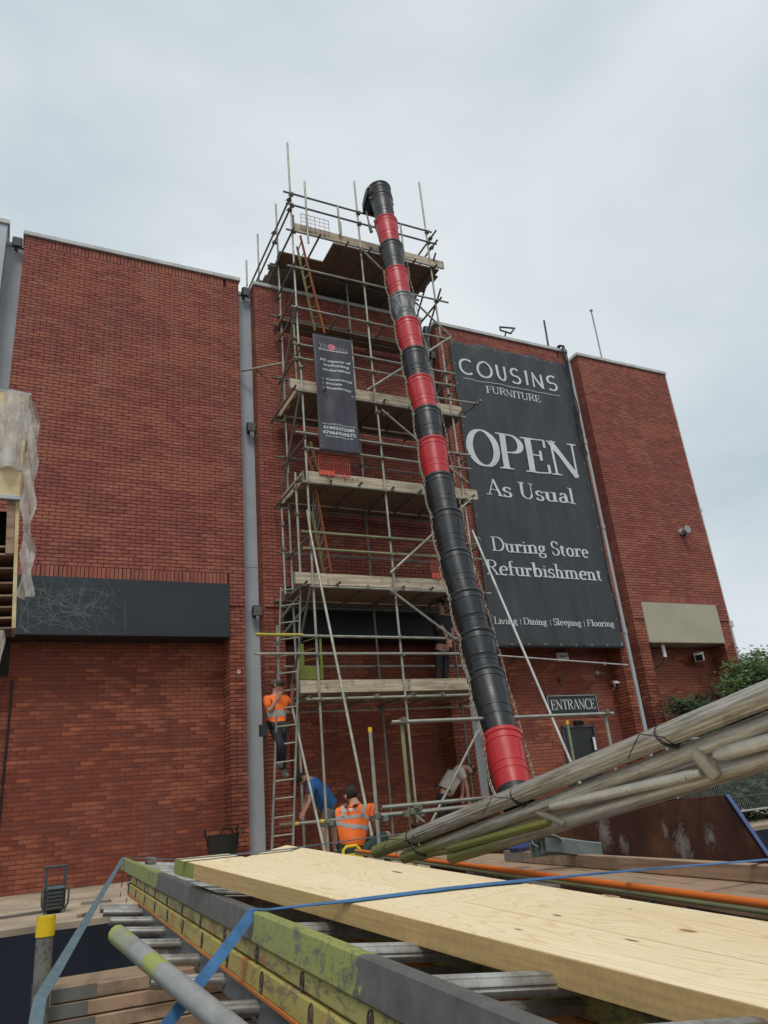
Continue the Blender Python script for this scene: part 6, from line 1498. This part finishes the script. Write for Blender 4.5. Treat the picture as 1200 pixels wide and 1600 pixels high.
beam_tube(bB, (706, 1340), (1650, 1045), .03, .0215, M_AL, 'chord')
beam_tube(bB, (700, 1327), (858, 1284), (-.006, -.004), .0125, M_AL, 'brace'); beam_tube(bB, (838, 1267), (884, 1287), (.01, .01), .011, M_AL2, 'brace')
beam_tube(bB, (862, 1260), (1096, 1208), (-.008, -.002), .0130, M_AL3, 'brace'); beam_tube(bB, (1086, 1172), (1122, 1216), (.004, .01), .017, M_AL2, 'brace')
beam_tube(bB, (1120, 1180), (1290, 1133), (.01, -.01), .0150, M_AL3, 'brace'); beam_tube(bB, (650, 1338), (712, 1328), .02, .011, M_AL, 'brace')
rk = thing('load_rest', F(1480, 1120, 1.25), 'tube trestle on the lorry carrying the raised end of the beam bundle', 'trestle')
rp = F(1480, 1099, idp(1480) + .05); rp2 = rp + Vv((0, 0, -.035))
tube('cross_bar', rp2 - ax_ * .35 , rp2 + ax_ * .45, rk, M_TUBE); 
for u_r in (-.3, .4): q = rp2 + ax_ * u_r; tube('leg', Vv((q.x, q.y, BED)), q + Vv((0, 0, .06)), rk, M_TUBE)
# black cable ties
def tie(x, y, r, label, wob=.2):
    c_ = F(x, y, idp(x)); ax1 = (F(x + 60, y - 24, idp(x + 60)) - c_).normalized(); u = ax1.orthogonal().normalized(); w = ax1.cross(u)
    t = thing('cable_tie', c_, label, 'cable tie', 'cable ties round the bundle'); b = MB(); P = []
    for k in range(25): an = 2 * math.pi * k / 24; P.append(c_ + (u * math.cos(an) + w * math.sin(an)) * r + ax1 * (wob * r * math.sin(an)))
    b.tube(P, .003, 6, cap=False); b.ob('loop', M_CABLE, t, smooth=True)
    b = MB(); b.tube([P[3], P[3] + Vv((-.05, -.02, .02)), P[3] + Vv((-.12, -.02, .03)), P[3] + Vv((-.15, 0, -.02))], .0014, 5); b.box(P[3] - Vv((.006, .006, .005)), P[3] + Vv((.006, .006, .005))); b.ob('tail', M_CABLE, t)
tie(1044, 1149, .0275, 'black cable tie with a long curled tail high on the top beam', .5); tie(812, 1243, .0275, 'black cable tie just below the red chute foot', .3); tie(645, 1308, .0275, 'black cable tie nearest the crouching worker', .2); tie(660, 1318, .042, 'wider black cable loop low on the bundle by the crouching worker', .2)
# webbing coil
s = N('grey_green_webbing'); v = s.obj(rnd=False); wv = s.n('ShaderNodeTexWave', {'Vector': v, 'Scale': 60.0}).outputs['Fac']; s.bump(wv, .6, .002); M_WEB = s.fin(s.ramp(s.noise(9, v, 5), [(.3, (.14, .18, .18, 1)), (.7, (.27, .32, .31, 1))]), .9)
def ribbon(name, pts, wv_, mat, parent=None, th=.0018, sub=6):
    b = MB(); P = []
    for i in range(len(pts) - 1):
        for k in range(sub): u = k / sub; P.append((pts[i].lerp(pts[i + 1], u), (wv_[i] if isinstance(wv_, list) else wv_).lerp(wv_[i + 1] if isinstance(wv_, list) else wv_, u)))
    P.append((pts[-1], wv_[-1] if isinstance(wv_, list) else wv_))
    for p_, w in P: b.v += [p_ - w, p_ + w]
    for i in range(len(P) - 1): b.f.append((2 * i, 2 * i + 1, 2 * i + 3, 2 * i + 2)); b.m.append(0)
    o = b.ob(name, mat, parent); m_ = o.modifiers.new('th', 'SOLIDIFY'); m_.thickness = th; m_.offset = 0; return o
C0 = F(868, 1318, 3.45); t = thing('webbing_coil', C0, 'folded grey green webbing strap lying behind the batten', 'strap')
rX = (F(878, 1318, 3.45) - C0).normalized(); rU = Vv((0, 0, 1)); rD = rX.cross(rU)
for k in range(4):
    P = [C0 + rX * (-.12 + .02 * k + .25 * u) + rU * (-.03 + .006 * k + .012 * math.sin(u * 3.0 + k * .5)) + rD * (.02 * k - .02 * math.sin(u * 4)) for u in [i / 10 for i in range(11)]]
    ribbon('fold', P, rU * .030 + rD * .008, M_WEB, t, .012, 2)
P = [C0 + rX * (-.05 + .07 * math.cos(a)) + rU * (.012 + .03 * math.sin(a)) + rD * .05 for a in [i * .5 for i in range(9)]]; ribbon('fold', P, rD * .03, M_WEB, t, .006, 3)
b = MB(); q = F(812, 1310, 3.6); b.box(q - Vv((.05, .02, .06)), q + Vv((.05, .06, .06))); tag(b.ob('plastic_bag', dull('blue_plastic', (.05, .09, .25, 1), .4), bevel=.02), 'small crumpled blue plastic piece left of the webbing coil', 'plastic')
# big loose tube and small tubes at lower left
a, c_ = F(183, 1460, 2.05), F(400, 1640, 1.38); t = thing('scaffold_tube', a, 'thick galvanised tube with yellow green paint marks at lower left', 'tube')
s = N('tube_with_paint_marks'); v = s.obj(rnd=False); zz_ = s.n('ShaderNodeSeparateXYZ', {0: v}).outputs[2]
gz = s.ramp(s.noise(9, v, 6, .7), [(.3, (.25, .25, .24, 1)), (.7, (.42, .42, .40, 1))])
m1_ = s.math('LESS_THAN', s.math('ABSOLUTE', s.math('SUBTRACT', zz_, .02)), .13); m2_ = s.math('LESS_THAN', s.math('ABSOLUTE', s.math('SUBTRACT', zz_, .32)), .045)
mk_ = s.math('MULTIPLY', s.math('ADD', m1_, m2_), s.ramp(s.noise(11, v, 6, .7), [(.42, (.15, .15, .15, 1)), (.55, (.9, .9, .9, 1))])); M_TPM = s.fin(s.mix(mk_, gz, (.38, .42, .08, 1)), .5, .3)
tube('tube', a, c_, t, M_TPM, .0245)
# stack of old boards at lower left
tr = Vv((0, 0, 0)); A1, A2, A3, A4 = G(70, 1549, -.41), G(243, 1521, -.41), G(215, 1501, -.41), G(52, 1525, -.41)
u_ = (A2 - A1).normalized(); w_ = Vv((-u_.y, u_.x, 0)); Lw = .225 if (A4 - A1).dot(w_) > .2 else max(.12, (A4 - A1).dot(w_)); print('board width', (A4 - A1).dot(w_), (A2 - A1).length)
for k in range(4):
    sh_ = u_ * random.uniform(-.012, .02) - w_ * (.012 * k); z_ = -.041 * k
    q = [A1 + sh_ + Vv((0, 0, z_)), A1 + sh_ + u_ * 1.5 + Vv((0, 0, z_)), A1 + sh_ + u_ * 1.5 + w_ * Lw + Vv((0, 0, z_)), A1 + sh_ + w_ * Lw + Vv((0, 0, z_))]
    o = slab('scaffold_board', q, .038, M_OLDB, ('scaffold board at lower left, topmost of its stack under the loose tube', 'second scaffold board down in the lower left stack', 'third scaffold board down in the lower left stack', 'bottom scaffold board of the lower left stack')[k], 'board', 'stacked scaffold boards')
    b = MB(); hl_ = .75
    b.v = [q[0] + Vv((0, 0, .0)) - w_ * .0015, q[0] + u_ * .13 - w_ * .0015, q[0] + u_ * .13 - w_ * .0015 + Vv((0, 0, -.036)), q[0] - w_ * .0015 + Vv((0, 0, -.036))]; b.f = [(0, 1, 2, 3)]; b.m = [0]
    b.ob('end_band', steel('board_end_band%d' % k, (.25, .24, .21, 1), (.12, .09, .06, 1), .6, .4), o)
q0_ = A1 + Vv((0, 0, -.166)); 
for k in range(3):
    sft = u_ * (.02 + .05 * k) - w_ * (.235 * (k + 1) - .18)
    slab('loose_board', [q0_ + sft, q0_ + sft + u_ * 1.6, q0_ + sft + u_ * 1.6 + w_ * .222, q0_ + sft + w_ * .222], .038, M_OLDB, ('flat brown board directly under the lower left stack', 'flat brown board one row nearer than the stack', 'flat brown board nearest the camera at lower left')[k], 'board', 'flat boards on the lorry bed')
# post with a yellow cap
a = F(72, 1436, 2.25); t = thing('stake_post', Vv((a.x, a.y, BED)), 'weathered upright tube with a bright yellow cap at lower left', 'post')
tube('pole', Vv((a.x, a.y, BED - .1)), a, t, dull('weathered_zinc', (.17, .165, .14, 1), .85, .35, 9, speck=((.09, .08, .07, 1), .55)), .0243); tube('tube_cap', a + Vv((0, 0, -.045)), a + Vv((0, 0, .008)), t, M_CAPY, .0272)
b = MB(); b.lathe([(.001, .008), (.0272, .008), (.0272, 0)], 20, Matrix.Translation(a)); b.ob('cap_top', M_CAPY, t)
# straps
def strapmat(name, c):
    s = N(name); v = s.pos(); w1 = s.noise(420, v, 2); s.bump(w1, .5, .001)
    return s.fin(s.ramp(s.noise(25, v, 6, .7), [(.3, tuple(q * .6 for q in c[:3]) + (1,)), (.7, c)]), .85)
M_STB = strapmat('blue_strap_webbing', (.07, .20, .42, 1)); M_STG = strapmat('faded_grey_strap', (.13, .19, .22, 1))
def facing(a, b_, w): return (b_ - a).cross(a.lerp(b_, .5)).normalized() * w
e1 = LP(0, .0, 0) + (LP(0, .03, 0) - LP(0, 0, 0)) * .2 + nL * .004; e0 = LP(-.004, -.004, -.004)
e2 = LP(-.015, .034, .004)
g1, g2 = F(330, 1512, 1.76), F(235, 1634, 1.62)
wD = facing(g1, e0, .0135); wD = wD if wD.dot(d2) > 0 else -wD
p1_, p2_, p3_, p4_, p5_ = PL(541, 1408, .0035), PL(620, 1398, .0035), PL(700, 1388, .0035), PL(760, 1381.5, .0035), PL(806, 1377, .0045)
wP = dP * .016
pts = [g2, g1, e0, e1, e2, p1_, p2_, p3_, p4_, p5_, F(900, 1368, 2.0), F(1000, 1359, 2.15), F(1200, 1343, 2.4), F(1300, 1336, 2.55), MBd @ Vv((XM_ - 1.0, -2.42, .02)), MBd @ Vv((XM_ - 1.0, -2.42, -.25))]
t = ribbon('ratchet_strap', pts, [wD, wD, wD, d2 * .0135, d2 * .0135, wP, wP, wP, wP, wP, wP * .8, wP * .75, wP * .75, wP * .7, wP, wP], M_STB, None, .0022, 8); tag(t, 'bright blue strap pulled over the ladders and pine planks', 'strap')
eA = LP(tA1 - .055, -.004, .003)
h1, h2 = F(62, 1562, 1.5), F(48, 1645, 1.32); wh = facing(h2, eA, .0105); wh = wh if wh.dot(d2) > 0 else -wh; wv2 = facing(h2, h1, .0135); wv2 = wv2 if wv2.dot(wh) > 0 else -wv2
pts = [h2, h1, h1.lerp(eA, .5), eA, LP(tA1 - .055, .03, .004), PL(276, 1343, .01), PL(380, 1334, .006), PL(455, 1326, .006), F(575, 1309, 3.6), F(640, 1301, 3.7), F(720, 1281, 3.8)]
t = ribbon('ratchet_strap', pts, [wv2, wh.lerp(wv2, .6), wh, wh * .9, d2 * .018, d2 * .012, d2 * .012, d2 * .012, d2 * .01, d2 * .01, d2 * .01], M_STG, None, .003, 8); tag(t, 'faded grey blue strap at the far end of the ladder stack', 'strap')
# yellow handle of a tool by the orange rail
P = F(549, 1327, 4.6); t = thing('hand_saw', P, 'yellow tool handle sticking up behind the pine planks', 'saw'); X_ = ax_
b = MB(); b.tube([P + X_ * -.055 + Vv((0, 0, -.03)), P + X_ * -.052, P + X_ * -.03 + Vv((0, 0, .018)), P + X_ * .03 + Vv((0, 0, .018)), P + X_ * .052, P + X_ * .055 + Vv((0, 0, -.03))], .009, 8); b.box(P + Vv((-.07, -.015, -.05)), P + Vv((.07, .015, -.024))); b.ob('handle', M_CAPY, t, smooth=True)
